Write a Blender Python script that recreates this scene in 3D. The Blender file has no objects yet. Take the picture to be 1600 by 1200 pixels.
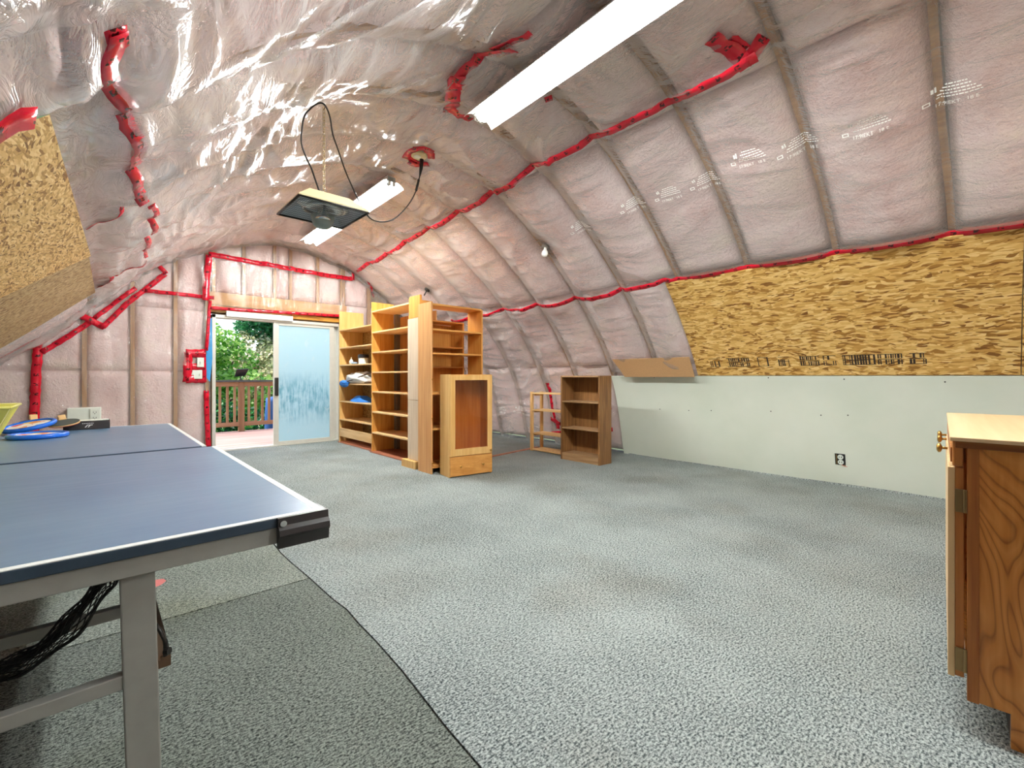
import bpy, math, random
import numpy as np
from mathutils import Vector, Matrix
SC = bpy.context.scene
COL = SC.collection
R = math.radians

# ------------------------------------------------------------------ camera, world, sun, exposure
YAW, F, H, HY = R(42.7), 705.0, 1.08, 588.0
cd = bpy.data.cameras.new('camera'); cam = bpy.data.objects.new('camera', cd); COL.objects.link(cam)
cam.location = (0, 0, H); cam.rotation_euler = (R(90), 0, -YAW)
cd.sensor_width = 36; cd.lens = F / 1600 * 36; cd.shift_y = (HY - 600) / 1600
cd.clip_start = .02; cd.clip_end = 200
SC.camera = cam
W = bpy.data.worlds.new('sky'); SC.world = W; W.use_nodes = True
wn = W.node_tree
sky = wn.nodes.new('ShaderNodeTexSky'); sky.sky_type = 'NISHITA'; sky.sun_disc = False
sky.sun_elevation = R(55); sky.sun_rotation = R(-70); sky.air_density = 1.0; sky.dust_density = 3.0
bg = [n for n in wn.nodes if n.type == 'BACKGROUND'][0]
wn.links.new(sky.outputs[0], bg.inputs[0]); bg.inputs[1].default_value = .26
sl = bpy.data.lights.new('sun', 'SUN'); sl.energy = 1.8; sl.angle = R(1.0); sl.color = (1, .95, .86)
so = bpy.data.objects.new('sun', sl); COL.objects.link(so)
so.rotation_euler = Vector((-.62, .02, .78)).to_track_quat('Z', 'Y').to_euler()
TUBE_POWER = 100.0
SC.view_settings.view_transform = 'Standard'; SC.view_settings.look = 'None'
SC.view_settings.gamma = 1; SC.view_settings.use_curve_mapping = False
SC.view_settings.exposure = 1.0
try:
    SC.cycles.use_denoising = True
    SC.cycles.max_bounces = 14; SC.cycles.diffuse_bounces = 6; SC.cycles.glossy_bounces = 4
    SC.cycles.transmission_bounces = 8; SC.cycles.transparent_max_bounces = 16
    SC.cycles.sample_clamp_indirect = 6.0
except Exception:
    pass

# ------------------------------------------------------------------ maths of the room
ca, sa = math.cos(YAW), math.sin(YAW)
def ray(x, y):
    l = (x - 800) / F
    return np.array([l * ca + sa, ca - l * sa, (HY - y) / F])
CAM = np.array([0, 0, H])
def atz(x, y, z): d = ray(x, y); return CAM + d * ((z - H) / d[2])
def aty(x, y, Y): d = ray(x, y); return CAM + d * (Y / d[1])
def atd(x, y, dep): return CAM + ray(x, y) * dep
CP = [(-1.95, -.01), (-1.35, .76), (-.5, 1.57), (0, 2.05), (.63, 2.62), (1.25, 2.99), (1.9, 3.17), (2.55, 3.14), (3.27, 2.88), (4.36, 2.07), (5.13, 1.09), (5.48, -.01)]
def catmull(P, n=24):
    P = np.array(P, float); P = np.vstack([2 * P[0] - P[1], P, 2 * P[-1] - P[-2]]); out = []
    for i in range(1, len(P) - 2):
        p0, p1, p2, p3 = P[i - 1:i + 3]
        for k in range(n):
            t = k / n
            out.append(.5 * (2 * p1 + (-p0 + p2) * t + (2 * p0 - 5 * p1 + 4 * p2 - p3) * t * t + (-p0 + 3 * p1 - 3 * p2 + p3) * t ** 3))
    out.append(P[-2]); return np.array(out)
PR = catmull(CP)
PS = np.concatenate([[0], np.cumsum(np.linalg.norm(np.diff(PR, axis=0), axis=1))])
STOT = PS[-1]
TG = np.gradient(PR, axis=0); TG /= np.linalg.norm(TG, axis=1)[:, None]
def surf(s, Y, off):
    """point of the arch at arc length s, set off towards the inside of the room"""
    s = np.asarray(s, float); Y = np.asarray(Y, float); off = np.asarray(off, float)
    x = np.interp(s, PS, PR[:, 0]); z = np.interp(s, PS, PR[:, 1])
    tx = np.interp(s, PS, TG[:, 0]); tz = np.interp(s, PS, TG[:, 1])
    n = np.sqrt(tx * tx + tz * tz)
    return np.stack([x + off * tz / n, Y + 0 * x, z - off * tx / n], -1)
def arch(x, y):
    d = ray(x, y); best = None
    for i in range(len(PR) - 1):
        p = PR[i]; e = PR[i + 1] - p
        det = -d[0] * e[1] + e[0] * d[2]
        if abs(det) < 1e-12: continue
        b0, b1 = p[0], p[1] - H
        t = (-b0 * e[1] + e[0] * b1) / det; u = (d[0] * b1 - d[2] * b0) / det
        if t > .05 and -1e-6 <= u <= 1 + 1e-6 and (best is None or t < best[0]): best = (t, PS[i] + u * (PS[i + 1] - PS[i]))
    return best[1], d[1] * best[0]                       # s, Y
def zroof(X): return np.interp(X, PR[:, 0], PR[:, 1])
YE = 7.65; YB = -3.2                                     # far and rear gable walls

def sm(a, b, x):
    t = np.clip((x - a) / (b - a), 0, 1); return t * t * (3 - 2 * t)
def vn(x, y, seed=0):
    g = np.random.RandomState(seed).rand(97, 89)
    xi = np.floor(x).astype(int); yi = np.floor(y).astype(int); fx = x - xi; fy = y - yi
    fx = fx * fx * (3 - 2 * fx); fy = fy * fy * (3 - 2 * fy)
    a = g[xi % 97, yi % 89]; b = g[(xi + 1) % 97, yi % 89]; c = g[xi % 97, (yi + 1) % 89]; d = g[(xi + 1) % 97, (yi + 1) % 89]
    return (a * (1 - fx) + b * fx) * (1 - fy) + (c * (1 - fx) + d * fx) * fy
def ridge(v, p=2.0): return (1 - np.abs(2 * v - 1)) ** p
RSP, ROF = .663, .235
def bays(Y):
    b = ((Y - ROF) / RSP) % 1.0
    return np.sin(np.pi * b) ** .6
def boards(s, Y):
    m = sm(7.78, 7.92, s) * sm(2.47, 2.35, Y)
    m = np.maximum(m, sm(8.98, 9.12, s) * sm(3.68, 3.5, Y))
    m = np.maximum(m, sm(2.98, 2.82, s) * sm(1.84, 1.98, Y) * sm(7.0, 6.85, Y))
    return m
def pbase(s, Y):
    top = sm(6.45, 6.05, s)
    n = vn(s * 1.3, Y * 1.1, 3); pin = 1.0
    for ps, py, pr in ((4.28, 3.17, .26), (5.44, 3.72, .22), (7.13, 3.53, .2), (7.26, 6.19, .2)): pin = pin * (1 - np.exp(-((s - ps) ** 2 + (Y - py) ** 2) / pr ** 2))
    return pin * bays(Y) * (.03 + .055 * n) * (1 - .35 * top) + pin * top * .05 * vn(s * .9, Y * .8, 9)
def poff(s, Y):
    s = np.asarray(s, float); Y = np.asarray(Y, float)
    top = sm(6.45, 6.05, s); b = bays(Y)
    wx = vn(s * 1.7, Y * 1.3, 5) * 2.2; wy = vn(s * 1.1, Y * 1.9, 6) * 1.6
    far = sm(3.0, 5.0, Y) * sm(7.4, 8.3, s)
    f1 = ridge(vn(s * 5.5 + wx, Y * 1.5 + wy, 1), 2.2)
    f2 = ridge(vn(s * 11 + 2 * wx, Y * 2.6 + wy, 2), 3)
    right = (.030 + .026 * far) * f1 * b + (.014 + .014 * far) * f2 * b
    g1 = ridge(vn(s * 4.2 + Y * .9 + 1.6 * wx, Y * 1.15 - s * .5 + wy, 11), 2.4)
    g2 = ridge(vn(s * 10.5 - Y * 1.8 + 2 * wx, Y * 2.0 + s * .8, 12), 3)
    g3 = ridge(vn(s * 15 + 3 * wx, Y * 4.4 + 2 * wy, 13), 3)
    loose = .045 * g1 + .044 * g2 * vn(s * 1.2, Y * 1.2, 14) + .018 * g3 * vn(s * 2, Y * 2, 15)
    o = pbase(s, Y) + right * (1 - top) + loose * top * (.35 + .65 * b)
    for ps, py, pr in ((4.28, 3.17, .26), (5.44, 3.72, .22), (7.13, 3.53, .2), (7.26, 6.19, .2)):
        o = o * (1 - np.exp(-((s - ps) ** 2 + (Y - py) ** 2) / pr ** 2))       # stapled or fixed through the sheet here
    return .008 + o * (1 - boards(s, Y))

def hit(x, y):
    """where the line of sight through a pixel first meets the sagging plastic: s, Y"""
    d = ray(x, y); s0, y0 = arch(x, y); T = y0 / d[1] if abs(d[1]) > .05 else float((surf(s0, y0, 0.) - CAM)[0] / d[0])
    t = np.linspace(.45 * T, T, 500); P = CAM + d * t[:, None]
    dd = np.hypot(P[:, 0:1] - PR[None, :, 0], P[:, 2:3] - PR[None, :, 1]); i = dd.argmin(1)
    below = dd[np.arange(500), i] <= poff(PS[i], P[:, 1]) + .002
    k = int(np.argmax(below)) if below.any() else 499
    return PS[i[k]], P[k, 1]

# ------------------------------------------------------------------ mesh helpers
class MB:
    def __init__(s): s.v = []; s.f = []; s.uv = None; s.n = 0
    def add(s, vs, fs):
        s.v.append(np.asarray(vs, float).reshape(-1, 3)); s.f += [tuple(i + s.n for i in f) for f in fs]; s.n += len(s.v[-1]); return s
    def box(s, x0, x1, y0, y1, z0, z1, rot=0, piv=None):
        v = np.array([(x, y, z) for z in (z0, z1) for y in (y0, y1) for x in (x0, x1)], float)
        if rot:
            p = np.array(piv if piv is not None else v.mean(0)); c, n = math.cos(rot), math.sin(rot); d = v - p
            v = np.stack([d[:, 0] * c - d[:, 1] * n, d[:, 0] * n + d[:, 1] * c, d[:, 2]], 1) + p
        return s.add(v, [(0, 2, 3, 1), (4, 5, 7, 6), (0, 1, 5, 4), (2, 6, 7, 3), (0, 4, 6, 2), (1, 3, 7, 5)])
    def hexa(s, v8): return s.add(v8, [(0, 2, 3, 1), (4, 5, 7, 6), (0, 1, 5, 4), (2, 6, 7, 3), (0, 4, 6, 2), (1, 3, 7, 5)])
    def bar(s, p, q, w, h=None, up=(0, 0, 1)):
        p = np.array(p, float); q = np.array(q, float); h = h or w; d = q - p; d /= np.linalg.norm(d)
        a = np.cross(d, up)
        if np.linalg.norm(a) < 1e-4: a = np.cross(d, (1, 0, 0))
        a /= np.linalg.norm(a); b = np.cross(a, d)
        v = [c + a * i * w / 2 + b * j * h / 2 for c in (p, q) for j in (-1, 1) for i in (-1, 1)]
        return s.hexa(v)
    def tube(s, pts, r, n=8, cap=True):
        pts = np.array(pts, float); m = len(pts); rr = np.broadcast_to(np.asarray(r, float), (m,))
        t = np.gradient(pts, axis=0); t /= np.linalg.norm(t, axis=1)[:, None] + 1e-9
        u = np.cross(t[0], (0, 0, 1.)); u = u if np.linalg.norm(u) > .1 else np.cross(t[0], (1., 0, 0)); vs = []
        for i in range(m):
            u = u - t[i] * np.dot(u, t[i]); u /= np.linalg.norm(u); w = np.cross(t[i], u)
            for k in range(n):
                a = 2 * math.pi * k / n; vs.append(pts[i] + rr[i] * (math.cos(a) * u + math.sin(a) * w))
        fs = [(i * n + k, i * n + (k + 1) % n, (i + 1) * n + (k + 1) % n, (i + 1) * n + k) for i in range(m - 1) for k in range(n)]
        if cap: fs += [tuple(range(n))[::-1], tuple((m - 1) * n + k for k in range(n))]
        return s.add(vs, fs)
    def lathe(s, prof, c, n=24, M=None, sx=1, sy=1):
        vs = []
        for r, z in prof:
            for k in range(n):
                a = 2 * math.pi * k / n; vs.append((r * math.cos(a) * sx, r * math.sin(a) * sy, z))
        vs = np.array(vs)
        if M is not None: vs = vs @ np.array(M.to_3x3()).T
        vs = vs + np.array(c); m = len(prof)
        fs = [(i * n + k, i * n + (k + 1) % n, (i + 1) * n + (k + 1) % n, (i + 1) * n + k) for i in range(m - 1) for k in range(n)]
        if prof[0][0] > 1e-5: fs.append(tuple(range(n))[::-1])
        if prof[-1][0] > 1e-5: fs.append(tuple((m - 1) * n + k for k in range(n)))
        return s.add(vs, fs)
    def torus(s, c, R0, r, n=32, m=10, M=None, sq=1.0):
        vs = []
        for i in range(n):
            a = 2 * math.pi * i / n
            for j in range(m):
                b = 2 * math.pi * j / m; q = R0 + r * math.cos(b); vs.append((q * math.cos(a), q * math.sin(a), r * sq * math.sin(b)))
        vs = np.array(vs)
        if M is not None: vs = vs @ np.array(M.to_3x3()).T
        return s.add(vs + np.array(c), [(i * m + j, ((i + 1) % n) * m + j, ((i + 1) % n) * m + (j + 1) % m, i * m + (j + 1) % m) for i in range(n) for j in range(m)])
    def grid(s, P):
        """P: (m,n,3)"""
        m, n = P.shape[:2]; idx = np.arange(m * n).reshape(m, n)
        q = np.stack([idx[:-1, :-1], idx[1:, :-1], idx[1:, 1:], idx[:-1, 1:]], -1).reshape(-1, 4)
        s.v.append(P.reshape(-1, 3)); s.f += [tuple(int(i) + s.n for i in f) for f in q]; s.n += m * n; return s
    def slab(s, P, Q):
        """two grids of the same size joined round the rim"""
        m, n = P.shape[:2]; o = s.n; s.grid(P); o2 = s.n; s.grid(Q[::-1])
        def a(i, j): return o + i * n + j
        def b(i, j): return o2 + (m - 1 - i) * n + j
        rim = [(i, 0) for i in range(m)] + [(m - 1, j) for j in range(1, n)] + [(i, n - 1) for i in range(m - 2, -1, -1)] + [(0, j) for j in range(n - 2, 0, -1)]
        for k in range(len(rim)):
            p, q = rim[k], rim[(k + 1) % len(rim)]; s.f.append((a(*p), b(*p), b(*q), a(*q)))
        return s
def wpos(o):
    p = Vector((0, 0, 0))
    while o is not None: p = p + o.location; o = o.parent
    return np.array(p)
def build(name, mb, mat, parent=None, smooth=False, bevel=0, loc=None, uv=None):
    """links the collected shapes as ONE mesh object; its vertices were given in room coordinates"""
    v = np.concatenate(mb.v) if len(mb.v) > 1 else mb.v[0]
    o0 = wpos(parent) if parent is not None else np.array(loc if loc is not None else (0, 0, 0), float)
    me = bpy.data.meshes.new(name); me.from_pydata((v - o0).tolist(), [], mb.f); me.update()
    if uv is not None:
        l = me.uv_layers.new(name='UVMap'); vi = np.zeros(len(me.loops), int); me.loops.foreach_get('vertex_index', vi)
        l.data.foreach_set('uv', np.asarray(uv, np.float32)[vi].ravel())
    if smooth: me.polygons.foreach_set('use_smooth', [True] * len(me.polygons))
    me.materials.append(mat)
    o = bpy.data.objects.new(name, me); COL.objects.link(o)
    if parent is not None: o.parent = parent
    elif loc is not None: o.location = loc
    if bevel:
        b = o.modifiers.new('bevel', 'BEVEL'); b.width = bevel; b.segments = 2; b.limit_method = 'ANGLE'
    return o
def fastgrid(name, P, mat, parent=None, uv=False):
    m, n = P.shape[:2]; v = P.reshape(-1, 3) - (wpos(parent) if parent is not None else 0)
    idx = np.arange(m * n).reshape(m, n)
    q = np.stack([idx[:-1, :-1], idx[1:, :-1], idx[1:, 1:], idx[:-1, 1:]], -1).reshape(-1, 4)
    me = bpy.data.meshes.new(name); me.vertices.add(len(v)); me.vertices.foreach_set('co', v.astype(np.float32).ravel())
    me.loops.add(q.size); me.loops.foreach_set('vertex_index', q.astype(np.int32).ravel())
    me.polygons.add(len(q)); me.polygons.foreach_set('loop_start', np.arange(0, q.size, 4, dtype=np.int32))
    me.polygons.foreach_set('loop_total', np.full(len(q), 4, np.int32)); me.update(calc_edges=True)
    me.polygons.foreach_set('use_smooth', [True] * len(q))
    me.materials.append(mat); o = bpy.data.objects.new(name, me); COL.objects.link(o)
    if parent is not None: o.parent = parent
    return o
def thing(name, label, cat, loc, group=None):
    o = bpy.data.objects.new(name, None); COL.objects.link(o); o.location = loc; o.empty_display_size = .1
    o['label'] = label; o['category'] = cat
    if group: o['group'] = group
    return o
def tag(o, label, cat, group=None):
    o['label'] = label; o['category'] = cat
    if group: o['group'] = group
    return o
def struct(o): o['kind'] = 'structure'; return o
def lab(o, label): o['label'] = label; return o
def copy_tree(o, parent=None):
    c = o.copy(); COL.objects.link(c); c.parent = parent
    for ch in o.children: copy_tree(ch, c)
    return c

# ------------------------------------------------------------------ material helpers
class Mat:
    def __init__(s, name):
        s.m = bpy.data.materials.new(name); s.m.use_nodes = True; s.t = s.m.node_tree
        s.b = s.t.nodes['Principled BSDF']; s.out = s.t.nodes['Material Output']; s._co = None
    def n(s, typ, ins=None, **props):
        k = s.t.nodes.new('ShaderNode' + typ)
        for a, v in props.items(): setattr(k, a, v)
        for a, v in (ins or {}).items(): s.set(k.inputs[a], v)
        return k
    def set(s, sock, v):
        if isinstance(v, bpy.types.NodeSocket): s.t.links.new(v, sock)
        elif isinstance(v, bpy.types.Node): s.t.links.new(v.outputs[0], sock)
        else: sock.default_value = v
    def co(s, scale=(1, 1, 1), rot=(0, 0, 0), out='Object'):
        if s._co is None: s._co = s.n('TexCoord')
        return s.n('Mapping', {'Vector': s._co.outputs[out], 'Scale': scale, 'Rotation': rot})
    def noise(s, co, scale=1, detail=3, rough=.5, dist=0): return s.n('TexNoise', {'Vector': co, 'Scale': scale, 'Detail': detail, 'Roughness': rough, 'Distortion': dist}).outputs[0]
    def ramp(s, fac, stops, interp='LINEAR'):
        r = s.n('ValToRGB', {'Fac': fac}); r.color_ramp.interpolation = interp; e = r.color_ramp.elements
        while len(e) < len(stops): e.new(.5)
        for i, (p, c) in enumerate(stops): e[i].position = p; e[i].color = tuple(c) + (1,) if len(c) == 3 else c
        return r.outputs[0]
    def math(s, op, a, b=None, clamp=False):
        k = s.n('Math', operation=op, use_clamp=clamp); s.set(k.inputs[0], a)
        if b is not None: s.set(k.inputs[1], b)
        return k.outputs[0]
    def mix(s, f, a, b, mode='MIX'):
        k = s.n('Mix', data_type='RGBA', blend_type=mode); s.set(k.inputs[0], f); s.set(k.inputs[6], a if not isinstance(a, tuple) else a + (1,) if len(a) == 3 else a); s.set(k.inputs[7], b if not isinstance(b, tuple) else b + (1,) if len(b) == 3 else b)
        return k.outputs[2]
    def col(s, v): s.set(s.b.inputs['Base Color'], v if not isinstance(v, tuple) else v + (1,)); return s
    def p(s, **k):
        for a, v in k.items(): s.set(s.b.inputs[a.replace('_', ' ')], v)
        return s
    def bump(s, h, strength=.3, dist=.01):
        b = s.n('Bump', {'Height': h, 'Strength': strength, 'Distance': dist}); s.set(s.b.inputs['Normal'], b); return s
def srgb(r, g, b):
    def f(c): c /= 255; return c / 12.92 if c <= .04045 else ((c + .055) / 1.055) ** 2.4
    return (f(r), f(g), f(b))
def plain(name, c, rough=.6, metal=0, var=.06, sc=14, bump=0, spec=.5):
    m = Mat(name); n = m.noise(m.co(), sc, 4)
    m.col(m.ramp(n, [(.3, tuple(x * (1 - var) for x in c)), (.7, tuple(min(1, x * (1 + var)) for x in c))])).p(Roughness=rough, Metallic=metal)
    m.b.inputs['Specular IOR Level'].default_value = spec
    if bump: m.bump(n, bump, .004)
    return m.m
def wood(name, c1, c2, axis=2, fine=60, rough=.45, knots=False, spec=.4):
    """straight grain that runs along the given axis"""
    m = Mat(name); s1 = [fine * .5] * 3; s1[axis] = fine * .03; s2 = [fine * 2.2] * 3; s2[axis] = fine * .05
    a = m.noise(m.co(tuple(s1)), 1, 4, .55, .4); b = m.noise(m.co(tuple(s2)), 1, 2)
    f = m.math('ADD', m.math('MULTIPLY', a, .75), m.math('MULTIPLY', b, .25))
    rnd = m.n('ObjectInfo').outputs['Random']
    f = m.math('ADD', f, m.math('MULTIPLY', m.math('SUBTRACT', rnd, .5), .10))
    c = m.ramp(f, [(.32, c2), (.48, tuple((x + y) / 2 for x, y in zip(c1, c2))), (.62, c1)])
    if knots:
        v = m.n('TexVoronoi', {'Vector': m.co((5, 5, 3)), 'Scale': 1.0}).outputs['Distance']
        c = m.mix(m.ramp(v, [(.05, (1, 1, 1)), (.10, (0, 0, 0))]), c, tuple(x * .35 for x in c2))
    m.col(c).p(Roughness=rough); m.b.inputs['Specular IOR Level'].default_value = spec
    m.bump(b, .12, .002); return m.m
def osb(name, long='Y', tone=1.0, grey=0.0, fine=1.0):
    """pressed strands: three layers of stretched cells at different angles"""
    m = Mat(name); layers = []
    for k, (ang, a, b) in enumerate(((.12, 9, 62), (-.30, 10, 74), (.95, 12, 60))):
        a, b = a / fine, b / fine
        sc = (b, a, b) if long == 'Y' else (a, b, b)
        w = m.n('TexNoise', {'Vector': m.co(), 'Scale': 2.4 + k, 'Detail': 2.0}).outputs['Color']
        mp = m.n('Mapping', {'Vector': m.n('VectorMath', {0: m.co().outputs[0], 1: m.n('VectorMath', {0: w, 1: (.14, .14, .14)}, operation='MULTIPLY').outputs[0]}, operation='ADD').outputs[0],
                             'Rotation': (ang * .6, ang * .5, ang), 'Scale': sc, 'Location': (3.1 * k, 1.7 * k, k)})
        v = m.n('TexVoronoi', {'Vector': mp, 'Scale': 1.0, 'Randomness': 1.0})
        layers.append((v, m.n('SeparateColor', {'Color': v.outputs['Color']})))
    T = tone
    def q(c): g = sum(c) / 3; return tuple((x * (1 - grey) + g * grey) * T for x in c)
    cols = []
    for v, sp in layers:
        cols.append(m.ramp(sp.outputs[0], [(.0, q(srgb(120, 78, 34))), (.14, q(srgb(158, 112, 50))), (.35, q(srgb(196, 150, 78))), (.7, q(srgb(216, 176, 106))), (1, q(srgb(228, 196, 132)))]))
    sel = m.noise(m.co((7, 7, 7)), 1, 2)
    c = m.mix(m.ramp(sel, [(.45, (0, 0, 0)), (.5, (1, 1, 1))]), cols[0], cols[1])
    c = m.mix(m.ramp(layers[2][1].outputs[1], [(.66, (0, 0, 0)), (.68, (1, 1, 1))]), c, cols[2])
    m.col(c).p(Roughness=.6); m.b.inputs['Specular IOR Level'].default_value = .25
    m.bump(layers[0][1].outputs[2], .35, .003); return m.m

# ------------------------------------------------------------------ materials
birch = wood('birch', srgb(232, 190, 122), srgb(212, 160, 88), 2)
birch_dark = wood('birch_orange', srgb(222, 164, 84), srgb(196, 130, 56), 2)
birch_y = wood('birch_shelf', srgb(232, 196, 140), srgb(214, 166, 104), 1)
birch_x = wood('birch_shelf_x', srgb(222, 164, 90), srgb(196, 132, 62), 0)
peach = wood('peach_veneer', srgb(226, 174, 116), srgb(208, 148, 90), 2)
whitewood = wood('pale_board', srgb(228, 208, 182), srgb(212, 188, 158), 2)
pine = wood('pine', srgb(228, 184, 122), srgb(204, 150, 86), 2)
pine_y = wood('pine_lying', srgb(232, 194, 136), srgb(206, 158, 98), 1)
pine_back = wood('pine_back', srgb(206, 156, 96), srgb(176, 120, 62), 2, 30, knots=True)
walnut = wood('walnut_veneer', srgb(150, 108, 64), srgb(104, 68, 36), 2, 70)
walnut_y = wood('walnut_shelf', srgb(172, 138, 100), srgb(134, 98, 62), 1, 70)
redboard = wood('red_brown_board', srgb(176, 112, 84), srgb(140, 80, 56), 1, 30)
lumber = wood('lumber', srgb(186, 142, 92), srgb(150, 104, 58), 0, 30)
lumber_z = wood('lumber_upright', srgb(190, 146, 96), srgb(152, 108, 62), 2, 30)
lumber_y = wood('lumber_long', srgb(186, 142, 92), srgb(150, 104, 58), 1, 30)
rafterwood = wood('rafter_wood', srgb(172, 124, 72), srgb(132, 88, 44), 1, 30); rafterwood_z = wood('rafter_wood_upright', srgb(172, 124, 72), srgb(132, 88, 44), 2, 30)
header = wood('header_board', srgb(206, 158, 96), srgb(184, 132, 72), 0, 20)
orangeboard = wood('orange_header', srgb(222, 160, 70), srgb(192, 124, 44), 0, 26)
rail_wood = wood('railing_wood', srgb(178, 142, 104), srgb(148, 110, 76), 2, 30, .7)
rail_wood_x = wood('railing_wood_long', srgb(182, 142, 108), srgb(152, 112, 80), 0, 30, .7)
deck_wood = wood('deck_wood', srgb(192, 160, 152), srgb(164, 130, 120), 0, 24, .8)
laminate = wood('laminate', srgb(226, 200, 160), srgb(208, 178, 134), 0, 24, .4)
laminate_z = wood('laminate_door', srgb(228, 198, 150), srgb(212, 176, 126), 2, 24, .4)
osb_y = osb('osb_long', 'Y', 1.08); osb_x = osb('osb_cross', 'X', .9, .25); osb_l = osb('osb_left', 'Y', 1.22, .12, .6)  # osb_x: old grey board, its colour also darkened for the duller light there
handlewood = plain('handle_wood', srgb(222, 186, 132), .5)
silver = plain('grey_metal', srgb(152, 154, 148), .4, .1, .05, 30)
alu = plain('white_aluminium', srgb(214, 212, 202), .4, .2, .03)
blackplastic = plain('black_plastic', srgb(38, 36, 36), .35)
darkmetal = plain('dark_metal', srgb(52, 50, 48), .4, .6)
brownmetal = plain('brown_metal', srgb(112, 88, 68), .4, .5)
brass = plain('brass', srgb(196, 156, 84), .28, .9)
hingebrass = plain('old_brass', srgb(150, 124, 84), .35, .85)
white = plain('white_enamel', srgb(240, 240, 236), .35, 0, .02)
whiteplastic = plain('white_plastic', srgb(226, 232, 222), .4, 0, .03)
cream = plain('cream_enamel', srgb(222, 204, 160), .45, 0, .04)
rubber = plain('black_cable', srgb(20, 20, 20), .5)
slot = plain('dark_slot', srgb(24, 24, 22), .6)
bluering = plain('blue_plastic', srgb(20, 104, 214), .22, 0, .05)
paddle_black = plain('paddle_rubber', srgb(62, 70, 66), .7)
paddle_red = plain('paddle_red', srgb(190, 66, 54), .6)
yellowbin = Mat('yellow_plastic'); yellowbin.col(srgb(226, 220, 110)).p(Roughness=.3, Transmission_Weight=.25); yellowbin = yellowbin.m
greenplastic = plain('green_tape', srgb(32, 130, 72), .4)
bluetape = plain('blue_masking', srgb(52, 146, 206), .6)
cardboard = plain('cardboard', srgb(190, 148, 102), .8, 0, .05, 60)
tarp = plain('blue_tarp', srgb(70, 120, 190), .6)
bluecloth = plain('blue_cloth', srgb(44, 116, 196), .7, 0, .15)
whitecloth = plain('white_cloth', srgb(222, 220, 212), .7, 0, .06)
orangecord = plain('orange_brown', srgb(196, 120, 74), .7)
chrome = plain('chrome', srgb(220, 220, 220), .12, 1, .02)
redpaint = plain('red_paint', srgb(200, 112, 108), .9)
copper = plain('copper', srgb(190, 110, 90), .4, .5)

def tape_mat():
    m = Mat('red_tape'); uv = m.n('UVMap').outputs[0]
    mp = m.n('Mapping', {'Vector': uv, 'Scale': (9.0, 1.0, 1)})
    sx = m.n('SeparateXYZ', {0: mp}); fx = m.math('FRACT', sx.outputs[0])
    nz = m.n('TexNoise', {'Vector': m.n('Mapping', {'Vector': uv, 'Scale': (60, 5, 1)}), 'Scale': 1.0, 'Detail': 2}).outputs[0]
    a = m.math('LESS_THAN', fx, .28); b = m.math('GREATER_THAN', nz, .47)
    c = m.math('MULTIPLY', m.math('GREATER_THAN', sx.outputs[1], .22), m.math('LESS_THAN', sx.outputs[1], .74))
    f = m.math('MULTIPLY', m.math('MULTIPLY', a, b), c)
    n2 = m.noise(m.co(), 7, 3)
    red = m.ramp(n2, [(.3, srgb(186, 10, 34)), (.7, srgb(214, 26, 52))])
    m.col(m.mix(f, red, srgb(70, 10, 18))).p(Roughness=.22); m.bump(m.noise(m.co(), 40, 3), .35, .006); return m.m
tape = tape_mat()
def batt_mat():
    m = Mat('pink_fibreglass'); a = m.noise(m.co((1, 1, 1)), 3.2, 4, .6, .6); b = m.noise(m.co((1, 1, 1)), 42, 3, .7)
    rnd = m.n('ObjectInfo').outputs['Random']
    f = m.math('ADD', m.math('MULTIPLY', a, .8), m.math('ADD', m.math('MULTIPLY', b, .25), m.math('MULTIPLY', rnd, .14)))
    c = m.ramp(f, [(.30, srgb(206, 166, 156)), (.45, srgb(228, 196, 192)), (.6, srgb(238, 214, 212)), (.85, srgb(232, 216, 202))])
    m.col(c).p(Roughness=1.0); m.b.inputs['Specular IOR Level'].default_value = .05
    m.bump(m.math('ADD', b, m.noise(m.co((1, .5, 1)), 11, 4, .6, 1.0)), .8, .02); return m.m
batt = batt_mat()
def film(m, normal=None, f0=.04, top=.9):
    """reflectance of a thin film, alike from both sides"""
    lw = m.n('LayerWeight', {'Blend': .5, 'Normal': normal} if normal is not None else {'Blend': .5})
    return m.math('ADD', m.math('MULTIPLY', m.math('POWER', lw.outputs['Facing'], 4.0), top), f0, True)
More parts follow.
